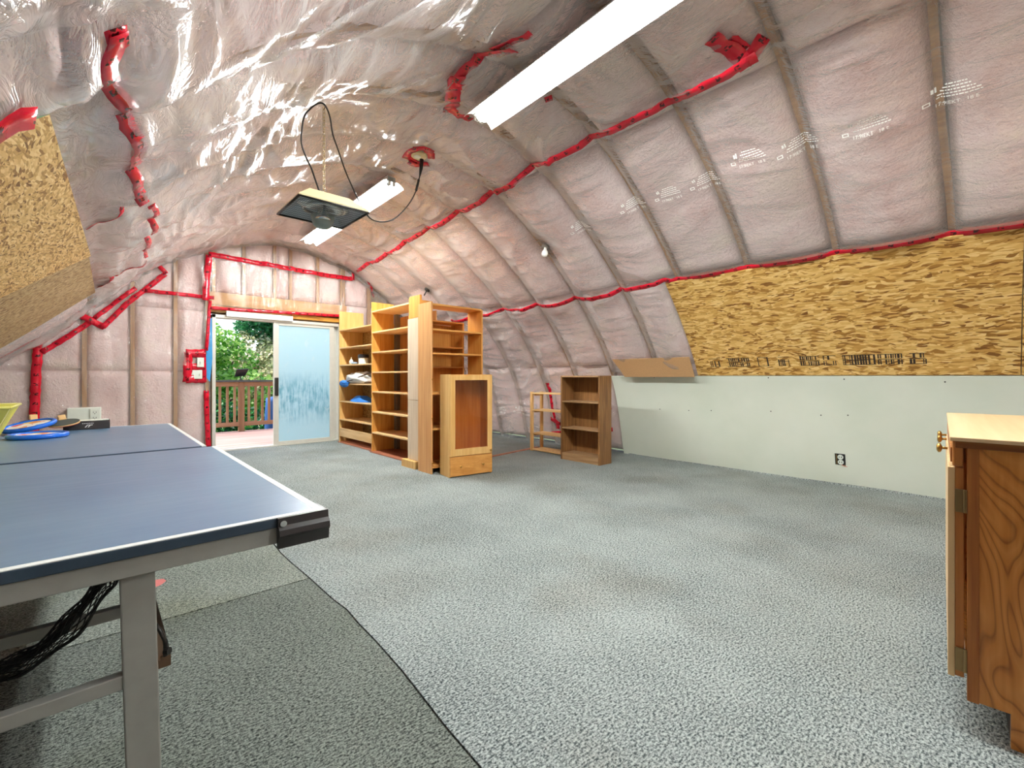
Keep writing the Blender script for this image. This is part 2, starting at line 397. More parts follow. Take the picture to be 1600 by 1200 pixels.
def poly_mat(name, haze=.17, gl=.0, rough=.12):
    m = Mat(name); t = m.t
    n1 = m.noise(m.co((1, .35, 1)), 9, 4, .55, 1.6); n2 = m.noise(m.co((1, .3, 1), (0, 0, .35)), 26, 3, .6, 1.0)
    n1 = m.math('POWER', m.math('ABSOLUTE', m.math('SUBTRACT', m.math('MULTIPLY', n1, 2.0), 1.0)), .6)
    h = m.math('ADD', m.math('MULTIPLY', n1, 1.0), m.math('MULTIPLY', n2, .25))
    bp = m.n('Bump', {'Height': h, 'Strength': .34, 'Distance': .02})
    tr = m.n('BsdfTransparent', {'Color': (.985, .985, .985, 1)})
    df = m.n('BsdfDiffuse', {'Color': (.92, .92, .90, 1), 'Normal': bp})
    tl = m.n('BsdfTranslucent', {'Color': (.92, .92, .90, 1), 'Normal': bp})
    dd = m.n('MixShader', {0: .4, 1: df.outputs[0], 2: tl.outputs[0]})
    g = m.n('BsdfGlossy', {'Color': (1, 1, 1, 1), 'Roughness': rough, 'Normal': bp})
    lw = m.n('LayerWeight', {'Blend': .5, 'Normal': bp})
    hf = m.math('ADD', m.math('MULTIPLY', m.math('POWER', lw.outputs['Facing'], 1.7), .6), haze, True)      # longer way through the film when seen aslant
    hz = m.n('MixShader', {0: hf, 1: tr.outputs[0], 2: dd.outputs[0]})
    fac = film(m, bp, .075, .75)
    mx = m.n('MixShader', {0: fac, 1: hz.outputs[0], 2: g.outputs[0]})
    t.links.new(mx.outputs[0], m.out.inputs[0]); return m.m
poly = poly_mat('polyethylene_sheet')
def carpet_mat(name, lo, hi, stain=None):
    m = Mat(name); a = m.noise(m.co(), 130, 3, .7); b = m.noise(m.co((60, 160, 60), (0, 0, .5)), 1, 2); c = m.noise(m.co(), 1.3, 4, .6)
    f = m.math('ADD', m.math('MULTIPLY', a, .6), m.math('ADD', m.math('MULTIPLY', b, .4), m.math('MULTIPLY', m.math('SUBTRACT', c, .5), .12)))
    col = m.ramp(f, [(.40, lo), (.49, tuple((x + y) / 2 for x, y in zip(lo, hi))), (.58, hi)])
    if stain:
        col = m.mix(m.math('MULTIPLY', m.ramp(m.noise(m.co((1, 1, 1)), 1.1, 4), [(.50, (0, 0, 0)), (.68, (1, 1, 1))]), .5), col, stain, 'MULTIPLY')
    m.col(col).p(Roughness=1.0); m.b.inputs['Specular IOR Level'].default_value = .1
    m.bump(m.math('ADD', a, b), .9, .006); return m.m
carpet_light = carpet_mat('grey_carpet', srgb(58, 67, 68), srgb(174, 181, 178), srgb(226, 214, 204))
carpet_mid = carpet_mat('grey_carpet_worn', srgb(60, 67, 64), srgb(160, 166, 156), srgb(206, 196, 150))
carpet_dark = carpet_mat('dark_carpet', srgb(42, 47, 44), srgb(132, 138, 130), srgb(172, 168, 120))
def table_mat():
    m = Mat('blue_table_paint'); a = m.noise(m.co((1, 1, 1)), 2.4, 4, .6); s = m.noise(m.co((3, 40, 1), (0, 0, .6)), 1, 4, .6)
    c = m.ramp(a, [(.3, srgb(84, 112, 142)), (.7, srgb(104, 132, 156))])
    c = m.mix(m.math('MULTIPLY', m.ramp(s, [(.62, (0, 0, 0)), (.72, (1, 1, 1))]), .22), c, srgb(150, 164, 178))
    m.col(c).p(Roughness=m.math('ADD', m.math('MULTIPLY', s, .12), .26)); m.b.inputs['Specular IOR Level'].default_value = .6; return m.m
table_blue = table_mat()
tableside = plain('table_edge', srgb(40, 58, 74), .5)
lineblue = plain('white_line', srgb(226, 230, 226), .4, 0, .05)
drywall = Mat('white_drywall'); _n = drywall.noise(drywall.co(), 2.0, 4)
drywall.col(drywall.ramp(_n, [(.3, srgb(212, 218, 202)), (.7, srgb(222, 226, 212))])).p(Roughness=.7); drywall.b.inputs['Specular IOR Level'].default_value = .3; drywall = drywall.m
def cathedral():
    m = Mat('stained_plywood'); a = m.noise(m.co((1, 1.5, .75)), 2.6, 2, .45, .7)
    w = m.math('FRACT', m.math('MULTIPLY', a, 17.0))
    fine = m.noise(m.co((90, 60, 5)), 1, 2)
    c = m.ramp(w, [(.0, srgb(128, 66, 16)), (.10, srgb(196, 124, 50)), (.45, srgb(216, 146, 70)), (.8, srgb(204, 130, 54)), (1, srgb(138, 74, 22))])
    c = m.mix(.3, c, m.ramp(fine, [(.3, srgb(164, 98, 36)), (.7, srgb(224, 160, 86))]))
    m.col(c).p(Roughness=.38); m.bump(w, .06, .002); return m.m
plywood = cathedral()
stripwood = wood('stained_edge', srgb(196, 128, 64), srgb(140, 78, 30), 2, 40)
stripwood_y = wood('stained_rail', srgb(168, 106, 50), srgb(112, 60, 22), 1, 40)
def glass_mat(name, tint, haze=0.0, rough=.02):
    m = Mat(name); tr = m.n('BsdfTransparent', {'Color': tint + (1,)}); g = m.n('BsdfGlossy', {'Color': (1, 1, 1, 1), 'Roughness': rough})
    fr = film(m); base = tr.outputs[0]
    if haze:
        d = m.n('BsdfDiffuse', {'Color': tint + (1,)}); base = m.n('MixShader', {0: haze, 1: tr.outputs[0], 2: d.outputs[0]}).outputs[0]
    mx = m.n('MixShader', {0: fr, 1: base, 2: g.outputs[0]}); m.t.links.new(mx.outputs[0], m.out.inputs[0]); return m.m
clear = glass_mat('clear_glass', (.95, .97, .96)); smoked = glass_mat('brown_glass', (.88, .77, .64))
def fogged():
    m = Mat('fogged_glass'); z = m.n('SeparateXYZ', {0: m.co()}).outputs[2]
    st = m.noise(m.co((38, 1, 5)), 1, 4, .6); bl = m.noise(m.co((4, 1, 4)), 1, 4, .6, .8)
    low = m.ramp(m.math('MULTIPLY', m.math('ABSOLUTE', m.math('SUBTRACT', z, .72)), 2.2), [(.35, (1, 1, 1)), (1, (0, 0, 0))])
    k = m.math('MULTIPLY', m.ramp(m.math('ADD', m.math('MULTIPLY', st, .55), m.math('MULTIPLY', bl, .45)), [(.44, (0, 0, 0)), (.62, (1, 1, 1))]), low)
    c = m.mix(k, srgb(206, 236, 246), srgb(128, 190, 210))
    wsp = m.ramp(m.noise(m.co((5, 1, 4)), 1, 5, .65, 1.6), [(.60, (0, 0, 0)), (.70, (1, 1, 1))]); c = m.mix(m.math('MULTIPLY', wsp, .5), c, srgb(226, 240, 244))
    tl = m.n('BsdfTranslucent', {'Color': c}); d = m.n('BsdfDiffuse', {'Color': c}); tr = m.n('BsdfTransparent', {'Color': (.8, .92, .96, 1)})
    a = m.n('MixShader', {0: .62, 1: tl.outputs[0], 2: d.outputs[0]}); b = m.n('MixShader', {0: .06, 1: a.outputs[0], 2: tr.outputs[0]})
    g = m.n('BsdfGlossy', {'Roughness': .08}); fr = film(m); mx = m.n('MixShader', {0: fr, 1: b.outputs[0], 2: g.outputs[0]})
    m.t.links.new(mx.outputs[0], m.out.inputs[0]); return m.m
fog = fogged()
def tube_mat():
    m = Mat('lit_tube'); m.p(Emission_Strength=TUBE_POWER); m.b.inputs['Emission Color'].default_value = (.96, 1.0, .985, 1); return m.m
lit = tube_mat()
def leaf_mat(name, cs):
    m = Mat(name); r = m.n('NewGeometry').outputs['Random Per Island']
    c = m.ramp(r, [(i / (len(cs) - 1), k) for i, k in enumerate(cs)])
    d = m.n('BsdfDiffuse', {'Color': c}); t = m.n('BsdfTranslucent', {'Color': c}); g = m.n('BsdfGlossy', {'Roughness': .4})
    a = m.n('MixShader', {0: .4, 1: d.outputs[0], 2: t.outputs[0]}); b = m.n('MixShader', {0: .05, 1: a.outputs[0], 2: g.outputs[0]})
    m.t.links.new(b.outputs[0], m.out.inputs[0]); return m.m
leaf_a = leaf_mat('bright_leaves', [srgb(60, 120, 40), srgb(110, 176, 60), srgb(168, 214, 96), srgb(200, 226, 140)])
leaf_b = leaf_mat('fir_needles', [srgb(26, 84, 50), srgb(48, 124, 74), srgb(84, 160, 96)])
leaf_c = leaf_mat('pale_leaves', [srgb(150, 170, 110), srgb(206, 206, 160), srgb(232, 222, 190), srgb(110, 150, 80)])
leaf_d = leaf_mat('hedge_leaves', [srgb(18, 66, 34), srgb(34, 104, 54), srgb(66, 150, 76)])
bark = plain('bark', srgb(92, 72, 56), .9, 0, .2, 20, .4)
soil = plain('garden_ground', srgb(96, 110, 66), 1, 0, .2, 3)
sheath = plain('sheathing', srgb(150, 124, 92), .9)

# ------------------------------------------------------------------ the room: floor
def carpet_piece(poly_pts, mat, name='carpet_piece', top=.0, n=None):
    """an irregular sheet of carpet 8 mm thick; poly_pts counter-clockwise"""
    m = MB(); k = len(poly_pts)
    m.add([(x, y, top) for x, y in poly_pts] + [(x, y, top - .012) for x, y in poly_pts],
          [tuple(range(k)), tuple(range(k, 2 * k))[::-1]] + [(i, i + k, (i + 1) % k + k, (i + 1) % k) for i in range(k)])
    return build(name, m, mat, floor)
m = MB(); m.box(-2.2, 5.7, YB - .1, YE + .12, -.06, -.009)
floor = struct(build('floor', m, plain('subfloor', srgb(60, 52, 44), .9)))
rs = random.Random(4)
def jag(p, q, n, amp):
    out = []
    for i in range(n + 1):
        t = i / n; j = 0 if i in (0, n) else rs.uniform(-amp, amp)
        out.append((p[0] + (q[0] - p[0]) * t + j, p[1] + (q[1] - p[1]) * t + j * .4))
    return out
seamA = [tuple(atz(x, y, 0)[:2]) for x, y in [(900, 1330), (760, 1207), (697, 1134), (655, 1080), (630, 1048), (592, 1005), (560, 972), (543, 952), (520, 935), (485, 903), (455, 878), (440, 864), (425, 845)]]
e0 = np.array(seamA[-1]); seamA = [(1.0, YB)] + seamA + [(.84, 4.2), (.8, YE)]
g = .007
x1 = np.array(atz(485, 903, 0)[:2]); x2 = np.array(atz(250, 970, 0)[:2])
iX = min(range(len(seamA)), key=lambda i: np.hypot(*(np.array(seamA[i]) - x1)))
carpet_piece(seamA[:1] + [(5.5, YB), (5.5, YE + .02), (.8, YE + .02)] + seamA[::-1][1:-1], carpet_light)
left_lo = [(x - g, y) for x, y in seamA[:iX + 1]]; left_hi = [(x - g, y) for x, y in seamA[iX:]]
cross = [(x1[0] - g, x1[1]), (x1[0] - .3, x1[1] + .004), tuple(x2), (-.6, x2[1] + .01), (-2.0, x2[1] + .03)]
carpet_piece(left_lo + [(x, y - .006) for x, y in cross] + [(-2.0, YB)], carpet_dark)
carpet_piece([(x, y + .006) for x, y in cross[::-1]] + left_hi + [(-2.0, YE + .02)], carpet_mid)
# red splash of paint on the carpet under the table
c0 = atz(243, 912, 0); m = MB(); k = 9
m.add([(c0[0] + .045 * (1 + .3 * math.sin(3 * i)) * math.cos(6.283 * i / k), c0[1] + .06 * (1 + .2 * math.cos(5 * i)) * math.sin(6.283 * i / k), .002) for i in range(k)], [tuple(range(k))])
lab(build('paint_stain', m, redpaint, floor), 'red splash of paint on the carpet')

# ------------------------------------------------------------------ the room: arched roof, its rafters, batts and plastic
S_L, S_R = 2.80, 7.87                                    # the left wall ends / the right wall begins here (tape lines)
def shell(name, s0, s1):
    ss = np.linspace(s0, s1, 40)[:, None]; yy = np.linspace(YB - .12, YE + .12, 2)[None, :]
    m = MB(); m.slab(surf(ss + 0 * yy, yy + 0 * ss, -.16 + 0 * ss * yy), surf(ss + 0 * yy, yy + 0 * ss, -.2 + 0 * ss * yy))
    return struct(build(name, m, sheath))
ceiling = shell('ceiling', S_L, S_R); wall_left = shell('wall_left', 0, S_L); wall_right = shell('wall_right', S_R, STOT)
ks = [k for k in range(-6, 13) if YB < ROF + RSP * k < YE - .04]
for k in ks:
    yk = ROF + RSP * k
    for par, a, b in ((wall_left, .05, S_L), (ceiling, S_L, S_R), (wall_right, S_R, STOT - .02)):
        ss = np.linspace(a, b, 26)[:, None]; wob = .006 * np.sin(ss * 3 + k)
        yy = np.array([[yk - .019, yk + .019]]) + wob
        m = MB(); m.slab(surf(ss + 0 * yy, yy, 0 * yy), surf(ss + 0 * yy, yy, 0 * yy - .13))
        build('rafter', m, rafterwood if par is ceiling else rafterwood_z, par)
cuts_all = [.03, 1.2, S_L, 3.95, 5.1, 6.3, S_R, 9.0, STOT - .03]
def batt_piece(s0, s1, y0, y1, par, seed):
    ns = max(6, int((s1 - s0) / .05)); ny = max(6, int((y1 - y0) / .05))
    ss = np.linspace(s0, s1, ns)[:, None] + np.zeros((1, ny)); yy = np.linspace(y0, y1, ny)[None, :] + np.zeros((ns, 1))
    es = np.minimum(ss - s0, s1 - ss); ey = np.minimum(yy - y0, y1 - yy)
    edge = sm(0, .09, es) * sm(0, .07, ey)
    b = pbase(ss, yy) * (1 - boards(ss, yy))
    off = b - .014 + .03 * (vn(ss * 3 + seed, yy * 4, seed) - .5) - .016 * ridge(vn(ss * 5 + seed, yy * 1.6 + seed, seed + 1), 6)
    off = np.minimum(off, b - .006) * edge + (1 - edge) * (-.05)
    Q = surf(ss, yy, -.13 + 0 * ss)
    m = MB(); m.slab(surf(ss, yy, off), Q)
    build('insulation_batt', m, batt, par, smooth=True)
ed = [YB] + [ROF + RSP * k for k in ks] + [YE - .03]
sd = 20
for y0, y1 in zip(ed[:-1], ed[1:]):
    if y1 - y0 < .1: continue
    for s0, s1 in zip(cuts_all[:-1], cuts_all[1:]):
        par = wall_left if s1 <= S_L else wall_right if s0 >= S_R else ceiling
        j = rs.uniform(-.12, .12) if 0 else 0
        sd += 1; batt_piece(s0 + .006, s1 - .006, y0 + .022, y1 - .022, par, sd)
def sheet(par, s0, s1, ds=.021, dy=.024):
    ns = int((s1 - s0) / ds); ny = int((YE - YB) / dy)
    ss = np.linspace(s0, s1, ns)[:, None] + np.zeros((1, ny)); yy = np.linspace(YB, YE - .03, ny)[None, :] + np.zeros((ns, 1))
    return lab(fastgrid('vapour_barrier', surf(ss, yy, poff(ss, yy))[:, ::-1], poly, par), 'clear wrinkled plastic sheeting over pink insulation')
sheet_left = sheet(wall_left, .0, S_L, .035, .035); sheet_top = sheet(ceiling, S_L, S_R); sheet_right = sheet(wall_right, S_R, STOT - .005)

# boards fixed on the arch
def arch_board(name, corners, off, thick, mat, par, label, n=18):
    """corners (s,Y): bottom-near, bottom-far, top-far, top-near"""
    c = np.array(corners, float); u = np.linspace(0, 1, n)[:, None, None]; v = np.linspace(0, 1, 6)[None, :, None]
    P = (c[0] * (1 - v) + c[1] * v) * (1 - u) + (c[3] * (1 - v) + c[2] * v) * u
    o = np.zeros(P.shape[:2])
    m = MB(); m.slab(surf(P[..., 0], P[..., 1], o + off + thick), surf(P[..., 0], P[..., 1], o + off))
    return lab(build(name, m, mat, par), label)
arch_board('strand_board', [(9.115, -.10), (9.115, 2.365), (7.885, 2.365), (7.885, -.10)], .016, .012, osb_y, wall_right, 'golden strand board with black stamped print above the white drywall')
arch_board('strand_board', [(9.115, -2.55), (9.115, -.105), (7.885, -.105), (7.885, -2.55)], .016, .012, osb_y, wall_right, 'next strand board along the right wall')
arch_board('strand_board', [(1.45, 1.90), (1.45, 3.85), (2.768, 4.545), (2.658, 1.99)], .030, .014, osb_l, wall_left, 'pale golden strand board on the left slope')
arch_board('strand_board', [(1.47, 3.82), (1.47, 6.68), (2.817, 6.83), (2.766, 4.50)], .014, .012, osb_x, wall_left, 'greyer strand board on the left slope, laid crosswise')
dwc = [(STOT - .004, YB + .05), (STOT - .004, 3.585), (9.125, 3.56), (9.125, YB + .05)]
arch_board('drywall_panel', dwc, .018, .012, drywall, wall_right, 'white drywall panel along the foot of the right wall', 26)
m = MB()                                                # screw heads on the drywall
for x, y in [(1033, 638), (1078, 640), (1113, 640), (1206, 641), (1284, 647), (1326, 647), (1477, 594), (1202, 588), (1320, 590), (1024, 588)]:
    s_, y_ = arch(x, y); p = surf(s_, y_, .031); q = surf(s_, y_, .033); m.tube([p, q], .006, 8)
o = build('screw_head', m, slot, wall_right); o['kind'] = 'stuff'
# wavy strip of torn drywall foot / carpet edge rolled up against the wall
m = MB(); ys = np.linspace(YB + .1, 3.5, 60); hh = .018 + .022 * vn(ys * 1.3, ys * 0, 40)
P = np.stack([surf(np.full(60, STOT - .004), ys, .032 + 0 * ys), surf(STOT - .004 - hh * .0, ys, .032 + .03 + .035 * vn(ys * .9, 0 * ys, 41)) + np.stack([0 * ys, 0 * ys, .004 + 0 * ys], -1),
              surf(STOT - .004 - hh, ys, .034 + 0 * ys)]); m.grid(P)
lab(build('carpet_edge', m, carpet_light, floor, smooth=True), 'carpet edge curling up against the drywall')
# cardboard sheet on the slope
co_ = [arch(x, y) for x, y in ((1090, 583), (982, 583), (966, 557), (1080, 553))]
o = arch_board('cardboard_sheet', [(9.10, 2.375), (9.10, 3.30), (8.83, 3.40), (8.83, 2.375)], .088, .006, cardboard, None, '', 6)
tag(o, 'brown cardboard sheet resting on top of the white drywall', 'cardboard')

# printed lines on the plastic
def onarch(pts, off):  return surf(np.array([p[0] for p in pts]), np.array([p[1] for p in pts]), poff([p[0] for p in pts], [p[1] for p in pts]) + off)
inkwhite = plain('white_ink', (.92, .92, .88), .5, 0, .0); inkblack = plain('black_ink', srgb(52, 36, 22), .7, 0, .3, 60)
rp = random.Random(8)
def print_mark(s0, y0, par, w=.24, dirn=-1):
    """rows of small white print, the lowest one larger; runs along the room"""
    m = MB()
    def quad(a, b, c, d):                                # a..b along Y, c..d along s
        pts = onarch([(c, y0 + dirn * a), (c, y0 + dirn * b), (d, y0 + dirn * b), (d, y0 + dirn * a)], .004); m.add(pts, [(0, 1, 2, 3)])
    sr = 1 if par is wall_right else 1
    for r in range(5):
        x = .10 - .012 * r if r < 4 else .06; ss = s0 - .085 + r * .018
        while x < w - .012 * (4 - r):
            l = rp.uniform(.006, .02); quad(x, x + l, ss, ss + .007); x += l + .004
    for (a, b) in ((.0, .035),): quad(a, b, s0 - .012, s0 - .006); quad(a, b, s0 + .008, s0 + .014); quad(a, a + .006, s0 - .012, s0 + .014); quad(b - .006, b, s0 - .012, s0 + .014)
    quad(.04, .052, s0 - .075, s0 - .05); quad(.056, .064, s0 - .082, s0 - .05)      # little emblem
    o = build('printed_text', m, inkwhite, par)
    cu = bpy.data.curves.new('print', 'FONT'); cu.body = '17:9IEKT   18 E'; cu.size = .032
    to = bpy.data.objects.new('print', cu); COL.objects.link(to)
    dg = bpy.context.evaluated_depsgraph_get(); me = bpy.data.meshes.new_from_object(to.evaluated_get(dg)); bpy.data.objects.remove(to); bpy.data.curves.remove(cu)
    v = np.array([x.co[:] for x in me.vertices]); f = [tuple(p.vertices) for p in me.polygons]
    P = onarch([(s0 + .042 - q[1], y0 + dirn * (.05 + q[0] * .9)) for q in v], .004); m2 = MB(); m2.add(P, f); build('printed_text', m2, inkwhite, par)
for x, y in [(1478, 152), (1345, 198), (1240, 228), (1165, 255), (1097, 283), (1040, 306), (988, 327), (905, 353)]:
    s_, y_ = hit(x, y); print_mark(s_, y_ + .1, sheet_top)
for x, y in [(783, 640), (812, 640)]:
    s_, y_ = hit(x, y); print_mark(s_, y_ + .1, sheet_right)
# black stamp on the strand board
m = MB(); y = 2.20
while y > .45:
    blk = rp.choice((.10, .16, .22)); blk = min(blk, y - .4); x = 0
    kind = rp.random()
    while x < blk:
        l = rp.uniform(.005, .016)
        for a in ([(0, .105)] if kind < .3 else [(0, .045), (.058, .105)] if kind < .7 else [(.03, .105)]):
            if rp.random() < .75:
                s_ = 8.90
                pts = surf(np.array([s_ + a[0], s_ + a[0], s_ + a[1], s_ + a[1]]), np.array([y - x, y - x - l, y - x - l, y - x]), np.full(4, .0292)); m.add(pts, [(0, 1, 2, 3)])
        x += l + rp.uniform(.004, .01)
    for r in range(3):
        s_ = 8.90 + r * .05
        if rp.random() < .7: pts = surf(np.array([s_, s_, s_ + .006, s_ + .006]), np.array([y, y - blk, y - blk, y]), np.full(4, .0293)); m.add(pts, [(0, 1, 2, 3)])
    y -= blk + rp.choice((.03, .05, .09))
lab(build('stamped_print', m, inkblack, wall_right), 'row of black stamped print on the strand board')

# ------------------------------------------------------------------ far gable wall with the patio door
DX0, DX1, DZ = 1.215, 3.06, 1.965
ZTOP = lambda x: zroof(x) + .34
xs = np.unique(np.concatenate([np.linspace(-1.9, 5.45, 60), [DX0, DX1]]))
m = MB()
def wallstrip(xa, xb, zb):
    xx = xs[(xs >= xa - 1e-6) & (xs <= xb + 1e-6)]
    for a, b in zip(xx[:-1], xx[1:]):
        v = [(a, YE + .07, zb), (b, YE + .07, zb), (a, YE + .12, zb), (b, YE + .12, zb), (a, YE + .07, max(zb, ZTOP(a))), (b, YE + .07, max(zb, ZTOP(b))), (a, YE + .12, max(zb, ZTOP(a))), (b, YE + .12, max(zb, ZTOP(b)))]
        m.hexa(v)
wallstrip(-1.9, DX0, 0); wallstrip(DX0, DX1, DZ + .02); wallstrip(DX1, 5.45, 0)
wall_end = struct(build('wall_end', m, sheath))
m = MB(); xs2 = np.linspace(-1.95, 5.47, 50)
for a, b in zip(xs2[:-1], xs2[1:]):
    m.hexa([(a, YB - .1, 0), (b, YB - .1, 0), (a, YB, 0), (b, YB, 0), (a, YB - .1, ZTOP(a)), (b, YB - .1, ZTOP(b)), (a, YB, ZTOP(a)), (b, YB, ZTOP(b))])
wall_rear = struct(build('wall_rear', m, plain('rear_wall', srgb(206, 186, 180), .9)))
def studw(x0, x1, z0, z1=None):
    zz = z1 if z1 is not None else min(zroof(x0), zroof(x1)) - .02
    if zz - z0 < .1: return
    build('stud', MB().box(x0, x1, YE - .03, YE + .069, z0, zz), lumber_z, wall_end)
SX = [-1.43, -1.0, -.53, -.101, .352, .80]
for x in SX: studw(x - .022, x + .022, .01)
studw(DX0 - .075, DX0 - .035, .01); studw(DX1 + .04, DX1 + .08, .01)
for x in (3.58, 4.03, 4.48, 4.93): studw(x - .022, x + .022, .01)
CR = [1.24, 1.62, 2.04, 2.27, 2.69, 3.09]
for x in CR: studw(x - .02, x + .02, 2.29)
build('header_board', MB().box(DX0 - .03, 3.16, YE - .045, YE + .06, 2.10, 2.285), header, wall_end)
lab(build('header_board', MB().box(2.28, 3.10, YE - .04, YE + .06, DZ + .03, 2.06), orangeboard, wall_end), 'orange header board right above the patio door')
lab(build('header_board', MB().box(DX0 - .03, 2.275, YE - .03, YE + .06, DZ + .035, 2.09), header, wall_end), 'header board behind the white trim')
def eoff(x, z):
    n = vn(np.asarray(x) * 2.2, np.asarray(z) * 1.4, 50); above = sm(2.0, 2.2, np.asarray(z))
    f1 = ridge(vn(x * 7 + 1.6 * n + .8 * z, z * 1.7, 51), 3); f2 = ridge(vn(x * 15 + 2 * n - 1.2 * z, z * 3, 52), 3)
    return .016 + .022 * n + (.022 + .022 * above) * f1 + (.009 + .012 * above) * f2
def ebatt(x0, x1, z0, z1f, seed):
    nx, nz = 12, 22; u = np.linspace(0, 1, nx)[:, None]; v = np.linspace(0, 1, nz)[None, :]
    X = x0 + (x1 - x0) * u + 0 * v; zt = np.minimum(z1f, zroof(X) - .03); Z = z0 + (zt - z0) * v
    if np.any(zt - z0 < .03): zt = np.maximum(zt, z0 + .03); Z = z0 + (zt - z0) * v
    e = sm(0, .06, np.minimum(X - x0, x1 - X)) * sm(0, .07, np.minimum(Z - z0, zt - Z))
    y = YE - .03 + (1 - e) * .05 + .018 * (vn(X * 5 + seed, Z * 5, seed) - .3) * e - .004 * e
    m = MB(); m.slab(np.stack([X, y, Z], -1), np.stack([X, 0 * X + YE + .065, Z], -1)); build('insulation_batt', m, batt, wall_end, smooth=True)
bx = [-1.85] + SX + [DX0 - .055]
for a, b in zip(bx[:-1], bx[1:]):
    cutsz = [.02, 1.15, 2.0, 3.3]
    for z0, z1 in zip(cutsz[:-1], cutsz[1:]):
        if min(zroof(a), zroof(b)) > z0 + .15: sd += 1; ebatt(a + .024, b - .024, z0, z1, sd)
        elif max(zroof(a), zroof(b)) > z0 + .3:
            sd += 1
            lo = max(a, float(np.interp(z0 + .1, PR[:120, 1], PR[:120, 0]))); ebatt(lo + .01, b - .024, z0, z1, sd)
for a, b in zip(CR[:-1], CR[1:]): sd += 1; ebatt(a + .022, b - .022, 2.295, 3.3, sd)
bx = [3.14, 3.58, 4.03, 4.48, 4.93, 5.3]
for a, b in zip(bx[:-1], bx[1:]):
    for z0, z1 in ((.02, 1.2), (1.21, 2.3), (2.31, 3.3)):
        if zroof(b) > z0 + .15: sd += 1; ebatt(a + .022, b - .022, z0, z1, sd)
def esheet(x0, x1, z0):
    nx = int((x1 - x0) / .022) + 2; nz = 130; u = np.linspace(0, 1, nx)[:, None]; v = np.linspace(0, 1, nz)[None, :]
    X = x0 + (x1 - x0) * u + 0 * v; Z = z0 + (np.maximum(zroof(X) - .005, z0 + .01) - z0) * v
    return lab(fastgrid('vapour_barrier', np.stack([X, YE - .036 - eoff(X, Z), Z], -1), poly, wall_end), 'clear plastic sheeting over the insulated gable wall')
esheet(-1.9, DX0 - .02, .01); esheet(DX0 - .02, 3.10, 2.075); esheet(3.10, 5.4, .01)

# red tape: ribbons that follow the plastic
tape_rng = random.Random(2)
def ribbon(P3, nrm, w, name, par, label=None):
    """P3: path, nrm: outward normal per point"""
    P3 = np.array(P3); n = np.array(nrm); t = np.gradient(P3, axis=0); t /= np.linalg.norm(t, axis=1)[:, None] + 1e-9
    side = np.cross(t, n); side /= np.linalg.norm(side, axis=1)[:, None] + 1e-9
    L = np.concatenate([[0], np.cumsum(np.linalg.norm(np.diff(P3, axis=0), axis=1))]); k = len(P3)
    j = np.array([[tape_rng.uniform(-.06, .06) * w, tape_rng.uniform(-.06, .06) * w] for _ in range(k)])
    rows = []; uv = []
    for q, f in enumerate((-.5, 0, .5)):
        o = (f * w + (j[:, 0] if q == 0 else j[:, 1] if q == 2 else 0))[:, None] if q != 1 else 0
        rows.append(P3 + side * o); uv.append(np.stack([L, np.full(k, f + .5)], -1))
    m = MB(); m.grid(np.stack(rows)); o = build(name, m, tape, par, smooth=True, uv=np.concatenate(uv))
    so_ = o.modifiers.new('thickness', 'SOLIDIFY'); so_.thickness = .0015
    if label: o['label'] = label
    return o
def dens(pts, step=.035):
    pts = np.array(pts, float); out = []
    for a, b in zip(pts[:-1], pts[1:]):
        n = max(1, int(np.linalg.norm(b - a) / step))
        out += [a + (b - a) * i / n for i in range(n)]
    return np.array(out + [pts[-1]])
def tape_arch(pix, w=.055, par=None, sy=None, lift=.006):
    q = dens(sy if sy is not None else [hit(*p) for p in pix])
    P = surf(q[:, 0], q[:, 1], poff(q[:, 0], q[:, 1]) + lift); N = surf(q[:, 0], q[:, 1], np.ones(len(q))) - surf(q[:, 0], q[:, 1], np.zeros(len(q)))
    return ribbon(P, N, w, 'red_tape', par or ceiling)
def tape_end(pix, w=.055, xz=None):
    q = dens(xz if xz is not None else [aty(x, y, YE - .06)[[0, 2]] for x, y in pix])
    P = np.stack([q[:, 0], YE - .044 - eoff(q[:, 0], q[:, 1]), q[:, 1]], -1); return ribbon(P, np.tile([0, -1., 0], (len(q), 1)), w, 'red_tape', wall_end)
up = [hit(x, y) for x, y in [(558, 424), (600, 399), (650, 370), (700, 342), (740, 320), (800, 287), (860, 252), (905, 228), (950, 205), (1000, 182), (1050, 156), (1100, 132), (1150, 109), (1172, 97)]]
tape_arch(None, .062, ceiling, up)
lo = [hit(x, y) for x, y in [(705, 499), (770, 491), (850, 476), (950, 458), (1040, 439)]] + [(7.868, 2.3), (7.866, 1.2), (7.868, 0), (7.868, -1.5), (7.868, -2.9)]
tape_arch(None, .055, wall_right, lo)
tape_arch([(182, 40), (176, 66), (172, 100), (171, 122), (180, 145), (190, 167), (197, 195), (207, 222), (210, 247), (212, 285), (217, 317)], .06)
tape_arch([(217, 317), (190, 331), (160, 345), (131, 357)], .03)
tape_arch([(238, 318), (238, 345), (232, 378), (228, 402)], .05)
tape_arch([(230, 405), (205, 419), (175, 437), (151, 449)], .05)
tape_arch([(192, 60), (178, 66), (166, 72)], .09)
tape_arch(None, .13, wall_left, [(2.25, 1.78), (2.40, 1.79), (2.58, 1.82)], .012)
tape_arch([(575, 440), (580, 455), (587, 472)], .05)
